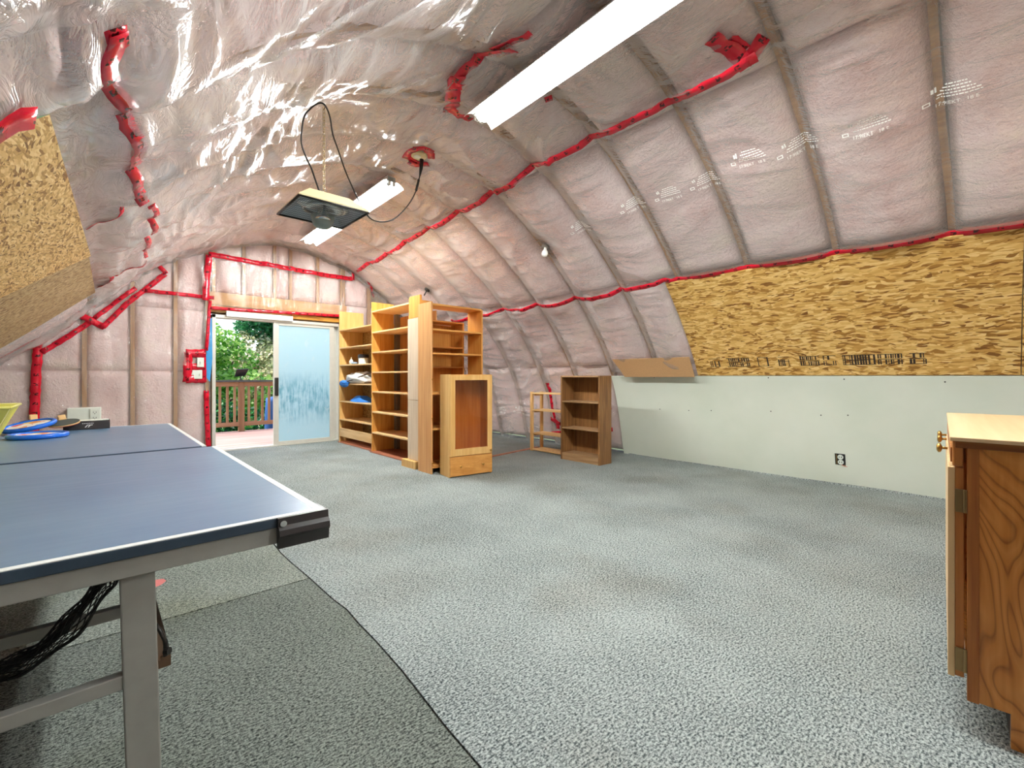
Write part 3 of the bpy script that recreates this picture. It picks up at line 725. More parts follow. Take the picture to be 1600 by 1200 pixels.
# patches beside the near lamp and at the top right
tape_arch([(692, 168), (712, 172), (738, 186)], .10); tape_arch([(706, 172), (710, 140), (716, 118)], .11); tape_arch([(712, 128), (732, 102), (750, 88)], .09)
tape_arch([(742, 96), (775, 80), (800, 70)], .07); tape_arch([(697, 122), (713, 128), (726, 134)], .04); tape_arch([(770, 78), (805, 62), (830, 50)], .06)
tape_arch([(1112, 58), (1135, 72), (1162, 92)], .10); tape_arch([(1195, 56), (1180, 75), (1164, 94)], .09); tape_arch([(1152, 104), (1166, 96), (1182, 86)], .07); tape_arch([(1140, 62), (1165, 74)], .06)
tape_arch([(853, 157), (862, 150)], .05)
tape_arch([(577, 460), (586, 474)], .04)
arcs = arch(655, 240)
def green_strip():
    q = dens([(2.0, 1.925), (2.519, 1.962), (2.658, 1.974)]); P = surf(q[:, 0], q[:, 1], .0465 + 0 * q[:, 0]); N = surf(q[:, 0], q[:, 1], .06 + 0 * q[:, 0]) - P
    o = ribbon(P, N, .035, 'green_edge', wall_left, 'green painted edge of the pale strand board'); o.data.materials[0] = greenplastic
green_strip()
# gable wall tapes
tape_end([(325, 398), (380, 407), (440, 418), (500, 429), (550, 436)], .07); tape_end([(551, 438), (551, 425)], .05)
tape_end([(326, 400), (322, 435), (320, 470)], .08); tape_end([(327, 481), (380, 485), (450, 489), (532, 494)], .045)
tape_end([(226, 454), (260, 458), (300, 462), (334, 466)], .05)
tape_end([(328, 470), (324, 520), (322, 548)], .04); tape_end([(322, 610), (323, 650), (325, 698)], .06)
tape_end([(232, 404), (246, 414), (260, 428)], .05); tape_end([(258, 428), (230, 450), (200, 473), (160, 512)], .06); tape_end([(212, 450), (180, 473), (147, 498)], .05)
tape_end([(105, 482), (130, 495), (164, 512)], .075); tape_end([(112, 487), (98, 497), (86, 506)], .03)
tape_end([(147, 499), (110, 524), (65, 551)], .06); tape_end([(-30, 572), (0, 555), (60, 524)], .07); tape_end([(60, 524), (57, 580), (54, 650), (52, 720)], .085)
tape_end([(290, 552), (321, 552)], .11); tape_end([(294, 550), (292, 597)], .10); tape_end([(290, 592), (321, 592)], .11); tape_end([(318, 550), (319, 597)], .05); tape_end([(296, 573), (320, 573)], .09)
for p in ([(945, 625), (955, 640)], [(946, 668), (958, 671)]): tape_arch(p, .06, wall_right)
tape_arch([(855, 598), (865, 640), (873, 672)], .07, wall_right); tape_arch([(862, 655), (876, 660)], .07, wall_right); tape_arch([(862, 676), (877, 676)], .05, wall_right)
# blue masking strip on the door jamb
m = MB(); v = [aty(x, y, YE - .075) for x, y in ((331, 497), (326, 497), (322, 560), (323, 590), (328, 597), (332, 560))]
m.add(v + [p + (0, .004, 0) for p in v], [(0, 1, 2, 3, 4, 5), (11, 10, 9, 8, 7, 6)] + [(i, i + 6, (i + 1) % 6 + 6, (i + 1) % 6) for i in range(6)])
lab(build('masking_strip', m, bluetape, wall_end), 'blue masking strip beside the patio door')

# patio door
d1 = MB()
d1.box(DX0, DX0 + .045, YE - .05, YE + .10, 0, DZ); d1.box(DX1 - .04, DX1, YE - .05, YE + .10, 0, DZ); d1.box(DX0, DX1, YE - .05, YE + .10, DZ - .045, DZ); d1.box(DX0, DX1, YE - .06, YE + .10, -.002, .018)
door_1 = struct(build('door_1', d1, alu, bevel=.003))
def framed(x0, x1, z0, z1, y, st=.05, top=.05, dep=.03):
    return MB().box(x0, x0 + st, y - dep / 2, y + dep / 2, z0, z1).box(x1 - st, x1, y - dep / 2, y + dep / 2, z0, z1).box(x0 + st, x1 - st, y - dep / 2, y + dep / 2, z0, z0 + top).box(x0 + st, x1 - st, y - dep / 2, y + dep / 2, z1 - top, z1)
sp = build('sliding_panel', framed(2.02, 2.955, .02, DZ - .045, YE - .015, .075, .045), alu, door_1, bevel=.003)
build('fogged_pane', MB().box(2.09, 2.885, YE - .020, YE - .012, .06, DZ - .085), fog, sp)
build('handle', MB().box(2.035, 2.085, YE - .06, YE - .03, .78, 1.06), darkmetal, sp, bevel=.006)
fp = build('fixed_panel', framed(2.10, 3.02, .02, DZ - .045, YE + .06, .05, .05), alu, door_1, bevel=.003)
build('clear_pane', MB().box(2.15, 2.97, YE + .057, YE + .063, .06, DZ - .09), clear, fp)
m = MB().box(1.385, 2.285, YE - .085, YE - .052, DZ - .02, DZ + .06)
trim_1 = struct(build('trim_1', m, white, bevel=.003))

# ------------------------------------------------------------------ ping-pong table
tt = thing('ping_pong_table', 'blue folding ping-pong table with white border lines and grey metal frame', 'table', (-.35, 2.4, 0))
TX0, TX1 = -1.115, .405; TZ = .76
def half(y0, y1, near):
    x0, x1 = TX0, TX1 - (0.0 if near else .03)
    t = build('tabletop', MB().box(x0, x1, y0, y1, TZ - .022, TZ), tableside, tt, bevel=.002)
    e = .0012
    build('playing_surface', MB().box(x0 + .018, x1 - .018, y0 + (.018 if near else .004), y1 - (.004 if near else .018), TZ - .002, TZ + e), table_blue, t)
    m = MB()
    m.box(x1 - .019, x1 - .001, y0, y1, TZ - .002, TZ + e); m.box(x0 + .001, x0 + .019, y0, y1, TZ - .002, TZ + e)
    if near: m.box(x0 + .019, x1 - .019, y0 + .001, y0 + .019, TZ - .002, TZ + e)
    else: m.box(x0 + .019, x1 - .019, y1 - .019, y1 - .001, TZ - .002, TZ + e)
    build('border_line', m, lineblue, t)
    a = .008
    m = MB().box(x0 + a, x1 - a, y0 + a, y0 + a + .025, TZ - .060, TZ - .022).box(x0 + a, x1 - a, y1 - a - .025, y1 - a, TZ - .060, TZ - .022)
    m.box(x0 + a, x0 + a + .025, y0 + a + .025, y1 - a - .025, TZ - .060, TZ - .022).box(x1 - a - .025, x1 - a, y0 + a + .025, y1 - a - .025, TZ - .060, TZ - .022)
    build('apron', m, silver, tt, bevel=.002)
half(1.107, 2.440, True); half(2.475, 3.830, False)
def cap(cx, cy, dx, dy):
    """black corner guard: a rounded moulding along the end, returned round the corner"""
    m = MB(); L = .105
    prof = [(0, .001), (.010, .001), (.012, -.016), (.021, -.024), (.023, -.036), (.016, -.044), (.014, -.066), (0, -.066)]
    k = len(prof)
    vs = [(cx - dx * L, cy + dy * o, TZ + z) for o, z in prof] + [(cx + dx * .006, cy + dy * o, TZ + z) for o, z in prof]
    m.add(vs, [tuple(range(k)), tuple(range(k, 2 * k))[::-1]] + [(i, i + k, (i + 1) % k + k, (i + 1) % k) for i in range(k)])
    vs = [(cx + dx * o * .5, cy - dy * .06, TZ + z) for o, z in prof] + [(cx + dx * o * .5, cy + dy * .004, TZ + z) for o, z in prof]
    m.add(vs, [tuple(range(k)), tuple(range(k, 2 * k))[::-1]] + [(i, i + k, (i + 1) % k + k, (i + 1) % k) for i in range(k)])
    c = build('corner_guard', m, blackplastic, tt)
    build('screw', MB().tube([(cx - dx * .095, cy + dy * .010, TZ - .011), (cx - dx * .095, cy + dy * .016, TZ - .011)], .007, 12), chrome, c)
cap(TX1, 1.107, 1, -1); cap(TX0, 1.107, -1, -1); cap(TX1 - .03, 3.83, 1, 1); cap(TX0, 3.83, -1, 1)
build('centre_gap_bar', MB().box(TX0 + .05, TX1 - .06, 2.442, 2.473, TZ - .05, TZ - .012), darkmetal, tt)
def leg(x, y, lean):
    v = [(x + lean * (1 if z > .3 else 0) + i * .027, y + j * .018, z) for z in (.0, .70) for j in (-1, 1) for i in (-1, 1)]
    l = build('leg', MB().hexa(v), silver, tt, bevel=.003)
    build('foot', MB().box(x - .032, x + .032, y - .024, y + .024, 0, .02), blackplastic, l)
for y in (1.16, 3.76):
    leg(.078, y, -.018); leg(-.80, y, .018)
    build('crossbar', MB().box(-.775, .045, y - .012, y + .012, .475, .502), silver, tt, bevel=.002)
for y in (1.52, 3.4):
    build('crossbar', MB().box(-.80, .07, y - .012, y + .012, .468, .496), silver, tt, bevel=.002)
for a, b, z in ((-.83, -.80, .47), (.09, .115, .48)): build('side_rail', MB().box(a, b, 1.17, 1.53, z, z + .024), brownmetal, tt)
p0 = np.array((.062, 1.2, .70)); p1 = atd(251, 1030, .93)
br = build('folding_brace', MB().bar(p0, p1, .022, .006), brownmetal, tt)
build('brace_hook', MB().tube([atd(236, 968, .92), atd(250, 985, .92), atd(259, 1003, .92), atd(258, 1025, .92)], .004, 8), darkmetal, br, smooth=True)
build('pivot_bolt', MB().tube([atd(258, 1018, .91), atd(265, 1017, .91)], .007, 10), darkmetal, br); build('pivot_wheel', MB().tube([atd(243, 1010, .93), atd(237, 1014, .93)], .02, 12), darkmetal, br)
# the net, bundled and hanging slack under the table
def net_mesh():
    path = np.array([atd(174, 897, .98), atd(160, 915, .97), atd(135, 948, .96), atd(105, 985, .95), (atd(65, 1018, .94)), atd(25, 1040, .93), atd(-30, 1062, .92), atd(-90, 1075, .92)])
    t = np.linspace(0, len(path) - 1, 46); P = np.stack([np.interp(t, range(len(path)), path[:, i]) for i in range(3)], 1)
    m = MB(); n = 14; rr = .012 + .010 * np.sin(np.linspace(.3, 2.9, 46)) + .004 * np.sin(np.linspace(0, 20, 46))
    T = np.gradient(P, axis=0); T /= np.linalg.norm(T, axis=1)[:, None]; u = np.cross(T, (0, 0, 1.)); u /= np.linalg.norm(u, axis=1)[:, None]; w = np.cross(T, u)
    def pt(i, k): a = 6.283 * k / n; return P[i] + rr[i] * (math.cos(a) * u[i] * .7 + math.sin(a) * w[i])
    for k in range(n):
        m.tube([pt(i, k + .25 * i) for i in range(0, 46)], .0011, 4); m.tube([pt(i, k - .25 * i) for i in range(0, 46)], .0011, 4)
    m.tube(P + w * rr[:, None] * .9, .0035, 6); m.tube(P - w * rr[:, None] * .3, rr * .42, 8)
    return m
net = tag(build('table_tennis_net', net_mesh(), rubber, loc=(-.3, 1.3, .55)), 'black table tennis net hanging bundled under the blue table', 'net')

# things lying on the table
def discmat():
    m = Mat('printed_disc'); co = m.co((26, 26, 26)); v = m.n('TexVoronoi', {'Vector': co, 'Scale': 1.0}); sp = m.n('SeparateColor', {'Color': v.outputs['Color']})
    c = m.ramp(sp.outputs[0], [(0, srgb(240, 240, 236)), (.3, srgb(226, 150, 60)), (.45, srgb(214, 82, 50)), (.6, srgb(240, 226, 210)), (.75, srgb(234, 206, 90)), (.88, srgb(110, 150, 210)), (1, srgb(60, 60, 66))], 'CONSTANT')
    m.col(c).p(Roughness=.4); return m.m
disc_print = discmat()
def blue_disc(label, c, tilt, ax, rad=.125, inner=True):
    Mx = Matrix.Rotation(tilt, 4, ax)
    t = thing('flying_disc', label, 'toy disc', c, 'blue discs on the table')
    build('rim', MB().torus(c, rad, .0125, 48, 12, Mx), bluering, t, smooth=True)
    if inner:
        build('disc_face', MB().lathe([(0, .004), (rad - .006, .004), (rad - .006, -.002), (0, -.002)], c, 40, Mx), disc_print, t)
    return t
cF = atz(60, 681, .773)
blue_disc('blue rimmed disc lying flat on the table, lower of two', tuple(atz(60, 680, TZ + .014)), 0, 'X', .105)
blue_disc('blue rimmed disc with colourful printed face, tilted on the lower one', tuple(atd(46, 665, 2.52)), R(13), Vector((ca - .25 * sa, -sa - .25 * ca, 0)).normalized(), .100)
def paddle(label, c, rz, tx, face, ty=0):
    Mx = Matrix.Rotation(rz, 4, 'Z') @ Matrix.Rotation(tx, 4, 'X') @ Matrix.Rotation(ty, 4, 'Y')
    t = thing('ping_pong_paddle', label, 'paddle', c, 'paddles on the table')
    build('blade', MB().lathe([(0, -.003), (.072, -.003), (.072, .003), (0, .003)], c, 40, Mx, .96, 1.0), handlewood, t)
    build('rubber', MB().lathe([(0, .003), (.070, .003), (.070, .006), (0, .006)], c, 40, Mx, .96, 1.0), face, t)
    build('rubber', MB().lathe([(0, -.006), (.0705, -.006), (.0705, -.003), (0, -.003)], c, 40, Mx, .96, 1.0), paddle_red, t)
    h = np.array([(s * w, y, z) for y, w, b in ((.060, .018, .009), (.09, .016, .012), (.155, .018, .0155)) for z in (-b, b) for s in (-1, 1)])
    h = h @ np.array(Mx.to_3x3()).T + np.array(c)
    build('handle', MB().add(h, [(0, 1, 3, 2), (8, 10, 11, 9)] + [(4 * k + a, 4 * k + b, 4 * k + 4 + b, 4 * k + 4 + a) for k in (0, 1) for a, b in ((1, 0), (0, 2), (2, 3), (3, 1))]), handlewood, t, bevel=.004)
paddle('black paddle with red underside leaning on the blue discs', tuple(atd(100, 661, 2.62)), R(6), R(9), paddle_black, R(-8))
paddle('paddle half hidden behind the printed disc, wooden handle raised', tuple(atd(54, 662, 2.66)), R(6), R(12), paddle_black)
bxm = MB().box(-.14, .065, 3.715, 3.81, TZ + .0015, TZ + .052)
bt = thing('black_box', 'flat black carton with white chevron emblem at the table end', 'box', (-.04, 3.76, TZ))
cb = build('carton', bxm, plain('black_card', srgb(52, 48, 48), .55), bt, bevel=.002)
lab(build('lid', MB().box(-.135, .06, 3.72, 3.805, TZ + .0525, TZ + .055), whiteplastic, bt), 'pale top of the carton')
def flat(pts, y=3.7142): m_ = MB(); return [(x, y, z) for x, z in pts]
m = MB(); ex, ez = -.037, TZ + .014
for dx in (0, .013): m.add(flat([(ex + dx - .012, ez), (ex + dx - .006, ez), (ex + dx + .006, ez + .016), (ex + dx - .0, ez + .016)]), [(0, 1, 2, 3)])
m.add(flat([(ex + .002, ez + .016), (ex + .026, ez + .016), (ex + .022, ez + .011), (ex + .006, ez + .011)]), [(0, 1, 2, 3)])
for i in range(7): m.add(flat([(ex - .022 + .0075 * i, ez + .022), (ex - .017 + .0075 * i, ez + .022), (ex - .017 + .0075 * i, ez + .0255), (ex - .022 + .0075 * i, ez + .0255)]), [(0, 1, 2, 3)])
build('emblem', m, white, cb)
# yellow bin: flared walls with ribs
yb = thing('yellow_bin', 'translucent yellow flared plastic bin at the left end of the table', 'bin', (-.55, 3.3, TZ))
def bin_shell(x0, x1, y0, y1, fl, z0, z1, th, mb):
    def ringp(t, inset): z = z0 + (z1 - z0) * t; d = fl * t - inset; return [(x0 - d, y0 - d, z), (x1 + d, y0 - d, z), (x1 + d, y1 + d, z), (x0 - d, y1 + d, z)]
    o = ringp(0, 0) + ringp(1, 0) + ringp(1, th) + [(x, y, z0 + th) for x, y, z in ringp(0, th)]
    mb.add(o, [(3, 2, 1, 0)] + [(a * 4 + i, a * 4 + (i + 1) % 4, a * 4 + 4 + (i + 1) % 4, a * 4 + 4 + i) for a in range(3) for i in range(4)] + [(12, 13, 14, 15)]); return mb
bx0, bx1, by0, by1 = -.78, -.365, 3.17, 3.42
build('body', bin_shell(bx0, bx1, by0, by1, .075, TZ + .002, TZ + .175, .003, MB()), yellowbin, yb)
m = MB(); z = TZ + .175; d = .075
for a, b in (((bx0 - d, by0 - d), (bx1 + d, by0 - d)), ((bx1 + d, by0 - d), (bx1 + d, by1 + d)), ((bx1 + d, by1 + d), (bx0 - d, by1 + d)), ((bx0 - d, by1 + d), (bx0 - d, by0 - d))): m.tube([a + (z,), b + (z,)], .006, 8)
build('rim', m, yellowbin, yb, smooth=True)
for i in range(6):
    y = by0 + .03 + i * .038
    build('rib', MB().bar((bx1 + .004, y, TZ + .01), (bx1 + .070, y - .03 + i * .012, TZ + .165), .004, .006), yellowbin, yb)
for i in range(8):
    x = bx0 + .03 + i * .05
    build('rib', MB().bar((x, by0 - .004, TZ + .01), (x, by0 - .070, TZ + .165), .004, .006), yellowbin, yb)

# ------------------------------------------------------------------ lamps on the ridge
def fixture(x, y0, y1, z, dx, label):
    """a two-tube strip with a white winged reflector; z is the lip of the wings"""
    L = y1 - y0; t = thing('fluorescent_lamp', label, 'lamp', (x, y0, z), 'fluorescent lamps under the ridge')
    sk = lambda y: dx * (y - y0) / L
    prof = [(-.132, 0), (-.120, .014), (-.100, .032), (-.075, .046), (-.048, .053), (-.044, .044), (.044, .044), (.048, .053), (.075, .046), (.100, .032), (.120, .014), (.132, 0)]
    k = len(prof); th = .003
    P = np.array([[(x + px + sk(y), y, z + pz) for px, pz in prof] for y in (y0, y1)]); Q = P + (0, 0, th)
    m = MB(); m.slab(P, Q); build('reflector', m, white, t)
    m = MB(); pr = [(-.05, .056), (-.045, .10), (.045, .10), (.05, .056)]
    m.slab(np.array([[(x + px + sk(y), y, z + pz) for px, pz in pr] for y in (y0 + .01, y1 - .01)]), np.array([[(x + px * .9 + sk(y), y, z + pz - .003) for px, pz in pr] for y in (y0 + .01, y1 - .01)]))
    build('channel', m, white, t)
    for s in (-1, 1):
        a = (x + s * .023, y0 + .035, z + .022); b = (x + s * .023 + dx, y1 - .035, z + .022)
        tb = build('tube', MB().tube([a, b], .0185, 16), lit, t, smooth=True)
        d = np.array(b) - np.array(a); d /= np.linalg.norm(d)
        for q, sg in ((np.array(a), 1), (np.array(b), -1)): build('tube_cap', MB().tube([q - d * .014 * sg, q + d * .004 * sg], .0188, 16), silver, tb)
        for e, q in ((y0, 1), (y1, -1)):
            xx = x + s * .023 + (dx if q < 0 else 0)
            build('lamp_holder', MB().box(xx - .014, xx + .014, min(e + q * .004, e + q * .02), max(e + q * .004, e + q * .02), z + .006, z + .05), white, t, bevel=.002)
    for f in (.2, .8): yy = y0 + L * f; build('mounting_bracket', MB().box(x + sk(yy) - .02, x + sk(yy) + .02, yy - .02, yy + .02, z + .09, z + .22), silver, t)
    return t
fixture(2.035, .03, 2.70, 3.005, .105, 'near white fluorescent strip lamp with winged reflector, beside the red tape patch')
fixture(2.205, 4.18, 6.86, 3.005, .06, 'far white fluorescent strip lamp, partly behind the hanging heater')

fixture(2.00, -3.05, -1.85, 3.005, 0, 'added fill lamp out of view at the rear gable, a short fluorescent strip')  # unseen lamp added behind the camera to brighten the foreground
# hanging heater
HX, HYY, HZ = 1.153, 3.175, 2.206
ht = thing('hanging_heater', 'square cream patio heater with wire grille, hung on a chain from the ceiling', 'heater', (HX, HYY, HZ))
a = .226
def sq(h, z): return [(HX - h, HYY - h, z), (HX + h, HYY - h, z), (HX + h, HYY + h, z), (HX - h, HYY + h, z)]
m = MB(); rings = [sq(a, HZ), sq(a + .003, HZ + .012), sq(.13, HZ + .098), sq(.07, HZ + .112)]
m.add(sum(rings, []), [(4 * r + i, 4 * r + (i + 1) % 4, 4 * r + 4 + (i + 1) % 4, 4 * r + 4 + i) for r in range(3) for i in range(4)] + [(12, 13, 14, 15)])
build('shade', m, cream, ht)
m = MB(); rings = [sq(a - .002, HZ + .001), sq(.13, HZ + .060)]
m.add(sum(rings, []), [(i, 4 + i, 4 + (i + 1) % 4, (i + 1) % 4) for i in range(4)] + [(7, 6, 5, 4)])
build('reflector_tray', m, plain('tray_metal', srgb(178, 186, 194), .35, .25), ht)
m = MB()
for (p, q) in zip(sq(a, HZ - .002), sq(a, HZ - .002)[1:] + sq(a, HZ - .002)[:1]): m.tube([p, q], .007, 8)
build('rim', m, darkmetal, ht, smooth=True)
m = MB()
for i in range(1, 34):
    f = -a + 2 * a * i / 34; m.tube([(HX + f, HYY - a, HZ), (HX + f, HYY + a, HZ)], .0009, 4, False)
    if i % 3 == 0: m.tube([(HX - a, HYY + f, HZ - .001), (HX + a, HYY + f, HZ - .001)], .0009, 4, False)
o = build('grille', m, darkmetal, ht); o['kind'] = 'stuff'
build('centre_cone', MB().lathe([(.0, .058), (.03, .056), (.035, .0), (.05, -.03), (.052, -.05)], (HX, HYY, HZ), 28), chrome, ht, smooth=True)
build('heating_element', MB().torus((HX, HYY, HZ + .025), .125, .011, 48, 10), plain('quartz', srgb(226, 226, 222), .12, .3), ht, smooth=True)
for s in (-1, 1):
    build('bulb_reflector', MB().lathe([(.0, .0), (.05, .006), (.08, .022), (.092, .045)], (HX + s * .09, HYY - .01, HZ + .012), 24, None, 1, .8), plain('bright_metal', srgb(236, 236, 234), .3, .5), ht, smooth=True)
build('bottom_cap', MB().lathe([(.078, .0), (.074, -.006), (.070, -.035), (.058, -.066), (.040, -.078), (0, -.080)], (HX + .01, HYY + .03, HZ - .015), 32), plain('cap_grey', srgb(128, 142, 138), .45), ht, smooth=True)
m = MB(); zc = HZ + .110; top = 2.94; n = int((top - zc) / .026)
for i in range(n):
    Mx = Matrix.Rotation(R(90), 4, 'X') @ Matrix.Rotation(0, 4, 'Z'); Mx = Matrix.Rotation(R(90 * (i % 2)) + .4, 4, 'Z') @ Mx
    vs0 = len(m.v); m.torus((0, 0, 0), .009, .0021, 12, 6, Mx); v = m.v[-1]; v[:, 2] *= 1.75; m.v[-1] = v + np.array((HX, HYY - .02, zc + .012 + i * .026))
build('chain', m, plain('chain_steel', srgb(176, 160, 126), .35, .6), ht, smooth=True)
build('hook', MB().tube([(HX, HYY - .02, top - .03), (HX + .01, HYY - .02, top), (HX, HYY - .02, top + .06)], .004, 8), darkmetal, ht)
cp = [(659, 249, 4.18), (658, 262, 4.18), (656, 274, 4.17), (650, 298, 4.10), (638, 320, 4.05), (620, 339, 4.0), (605, 346, 3.95), (590, 346, 3.85), (578, 341, 3.78), (568, 327, 3.68), (555, 302, 3.55), (540, 268, 3.36), (529, 236, 3.24), (520, 210, 3.13), (516, 185, 3.06), (510, 168, 2.99), (503, 161, 2.97), (494, 163, 2.97), (484, 171, 2.97), (476, 181, 2.97), (472, 200, 2.98), (471, 224, 3.0), (478, 245, 3.03), (486, 262, 3.02), (493, 282, 3.01), (499, 299, 3.0)]
cpp = np.array([atd(x, y, d) for x, y, d in cp])
def smooth_path(P, n=4): 
    return np.concatenate([catmull3(P, n)])
def catmull3(P, n):
    P = np.vstack([2 * P[0] - P[1], P, 2 * P[-1] - P[-2]]); out = []
    for i in range(1, len(P) - 2):
        p0, p1, p2, p3 = P[i - 1:i + 3]
        for k in range(n): t = k / n; out.append(.5 * (2 * p1 + (-p0 + p2) * t + (2 * p0 - 5 * p1 + 4 * p2 - p3) * t * t + (-p0 + 3 * p1 - 3 * p2 + p3) * t ** 3))
    return np.array(out + [P[-2]])
cd_ = build('power_cord', MB().tube(smooth_path(cpp), .0055, 8), rubber, ht, smooth=True)
build('plug', MB().tube([cpp[0], cpp[1], cpp[2]], [.018, .016, .008], 10), rubber, cd_, smooth=True); build('cord_joint', MB().tube([cpp[2] + (cpp[3] - cpp[2]) * .3, cpp[3]], .011, 10), rubber, cd_, smooth=True)
# round ceiling socket with its red tape
s_, y_ = arcs; sp_ = surf(s_, y_, float(poff(s_, y_)) + .004)
cs = thing('ceiling_socket', 'round cream ceiling socket ringed with red tape, heater cord plugged in', 'socket', tuple(sp_))
build('cover_plate', MB().lathe([(.075, .03), (.075, -.012), (.068, -.02), (0, -.022)], sp_, 28), cream, cs, smooth=False)
build('outlet_face', MB().lathe([(.034, -.022), (.032, -.028), (0, -.028)], sp_ + (-.02, 0, 0), 20), whiteplastic, cs)
for pth in ([(632, 246), (640, 238), (648, 232)], [(640, 252), (650, 258), (668, 254)], [(645, 232), (660, 231), (676, 236)], [(668, 235), (674, 240), (676, 248)], [(634, 244), (645, 250), (655, 256)]):
    tape_arch(pth, .075)
# bare lamp holders on the right slope
def lampholder(px, py, label, wht):
    s_, y_ = arch(px, py); p = surf(s_, y_, float(poff(s_, y_))); n = surf(s_, y_, 1.) - surf(s_, y_, 0.)
    t = thing('lamp_base', label, 'lamp holder', tuple(p)); Mx = Vector(n).to_track_quat('Z', 'Y').to_matrix().to_4x4()
    build('base', MB().lathe([(.045, -.02), (.045, .012), (.036, .022), (.026, .026), (0, .026)], p, 24, Mx), darkmetal if not wht else plain('grey_base', srgb(120, 112, 104), .5), t, smooth=True)
    if wht:
        build('bulb', MB().lathe([(.016, .024), (.017, .05), (.030, .075), (.036, .10), (.030, .125), (.014, .138), (0, .14)], p, 24, Matrix.Rotation(0, 4, 'X') @ (Vector((-.35, -.2, -.9)).to_track_quat('Z', 'Y').to_matrix().to_4x4())), white, t, smooth=True)
    else:
        build('hook', MB().tube(smooth_path(np.array([p + n * .02, p + n * .05 + (0, 0, -.01), p + n * .05 + (-.01, .02, -.05), p + n * .03 + (-.02, .03, -.07), p + n * .03 + (-.03, 0, -.05)])), .008, 8), darkmetal, t, smooth=True)
lampholder(853, 384, 'bare white bulb in a small holder on the pink slope', True)
lampholder(668, 452, 'small dark hook holder on the pink slope above the bookcases', False)

# ------------------------------------------------------------------ sockets and switches
def plate(label, cat, c, w, h, toggles=0, duplex=0, name='light_switch'):
    """flat plate on the gable wall, facing the room (-Y)"""
    x, y, z = c; t = thing(name, label, cat, c)
    build('cover_plate', MB().box(x - w / 2, x + w / 2, y - .012, y + .002, z - h / 2, z + h / 2), whiteplastic, t, bevel=.003)
    for i in range(toggles):
        xx = x + (i - (toggles - 1) / 2) * .075; build('toggle', MB().box(xx - .006, xx + .006, y - .024, y - .011, z - .012, z + .014), whiteplastic, t, bevel=.002)
    return t
plate('single white light switch on red tape, above the double one', 'switch', (1.075, YE - .075, 1.275), .08, .13, 1)
plate('double white light switch on red tape beside the patio door', 'switch', (1.03, YE - .075, 1.105), .13, .12, 2)
def duplex_face(x, y, z, t, s=1):
    f = build('receptacle', MB().box(x - .034 * s, x + .034 * s, y - .004, y, z - .055 * s, z + .055 * s), whiteplastic, t, bevel=.002)
    for q in (-.026, .026):
        for dx in (-.010, .010): build('slot', MB().box(x + dx * s - .002, x + dx * s + .002, y - .006, y - .0035, z + q * s - .007 * s, z + q * s + .007 * s), slot, f)
        build('ground_hole', MB().tube([(x, y - .006, z + (q - .014) * s), (x, y - .0035, z + (q - .014) * s)], .004 * s, 8), slot, f)
bp = thing('outlet_box', 'white steel outlet box with a double receptacle behind the table', 'outlet', (-.1, YE - .1, .6))
build('housing', MB().box(-.25, .05, YE - .16, YE - .03, .46, .70), whiteplastic, bp, bevel=.006)
build('seam_plate', MB().box(-.055, .045, YE - .166, YE - .16, .47, .69), whiteplastic, bp, bevel=.002)
duplex_face(-.008, YE - .166, .61, bp, 1.25)
# bare outlet in the drywall
s_, y_ = arch(1314, 716); p = surf(s_, y_, .0305); n = surf(s_, y_, 1.) - surf(s_, y_, 0.)
ot = thing('wall_outlet', 'bare white receptacle in an uncovered hole of the drywall', 'outlet', tuple(p))
up_ = np.array([-n[2] * n[0], 0, 1 - n[2] * n[2]]); up_ /= np.linalg.norm(up_)
def onp(dy, dz, dn): return p + np.array([0, dy, 0]) + up_ * dz + n * dn
def pbox(y0, y1, z0, z1, n0, n1, mb): return mb.hexa([onp(y, z, q) for q in (n0, n1) for z in (z0, z1) for y in (y0, y1)])
build('box_opening', pbox(-.042, .042, -.058, .058, -.004, .001, MB()), slot, ot)
build('strap', pbox(.024, .034, -.055, .05, .001, .003, MB()), hingebrass, ot); build('strap', pbox(-.042, -.03, -.062, -.052, .001, .004, MB()), hingebrass, ot)
for q in (-.026, .026):
    vs = [onp(.024 * math.cos(6.283 * i / 14) - .004, q + .024 * math.sin(6.283 * i / 14), d) for d in (.001, .010) for i in range(14)]
    m = MB(); m.add(vs, [tuple(range(14))[::-1], tuple(range(14, 28))] + [(i, (i + 1) % 14, (i + 1) % 14 + 14, i + 14) for i in range(14)])
    rc = build('receptacle', m, whiteplastic, ot)
    for d in (-.012, .006): build('slot', pbox(d - .003, d + .003, q - .006, q + .008, .0101, .0108, MB()), slot, rc)
build('loose_wire', MB().tube([onp(-.01, -.05, .006), onp(-.03, -.062, .012), onp(-.055, -.066, .012)], .003, 6), copper, ot)

# ------------------------------------------------------------------ bookcases
def bx_(par, name, mat, *b, bevel=.0015, label=None):
    o = build(name, MB().box(*b), mat, par, bevel=bevel)
    if label: o['label'] = label
    return o
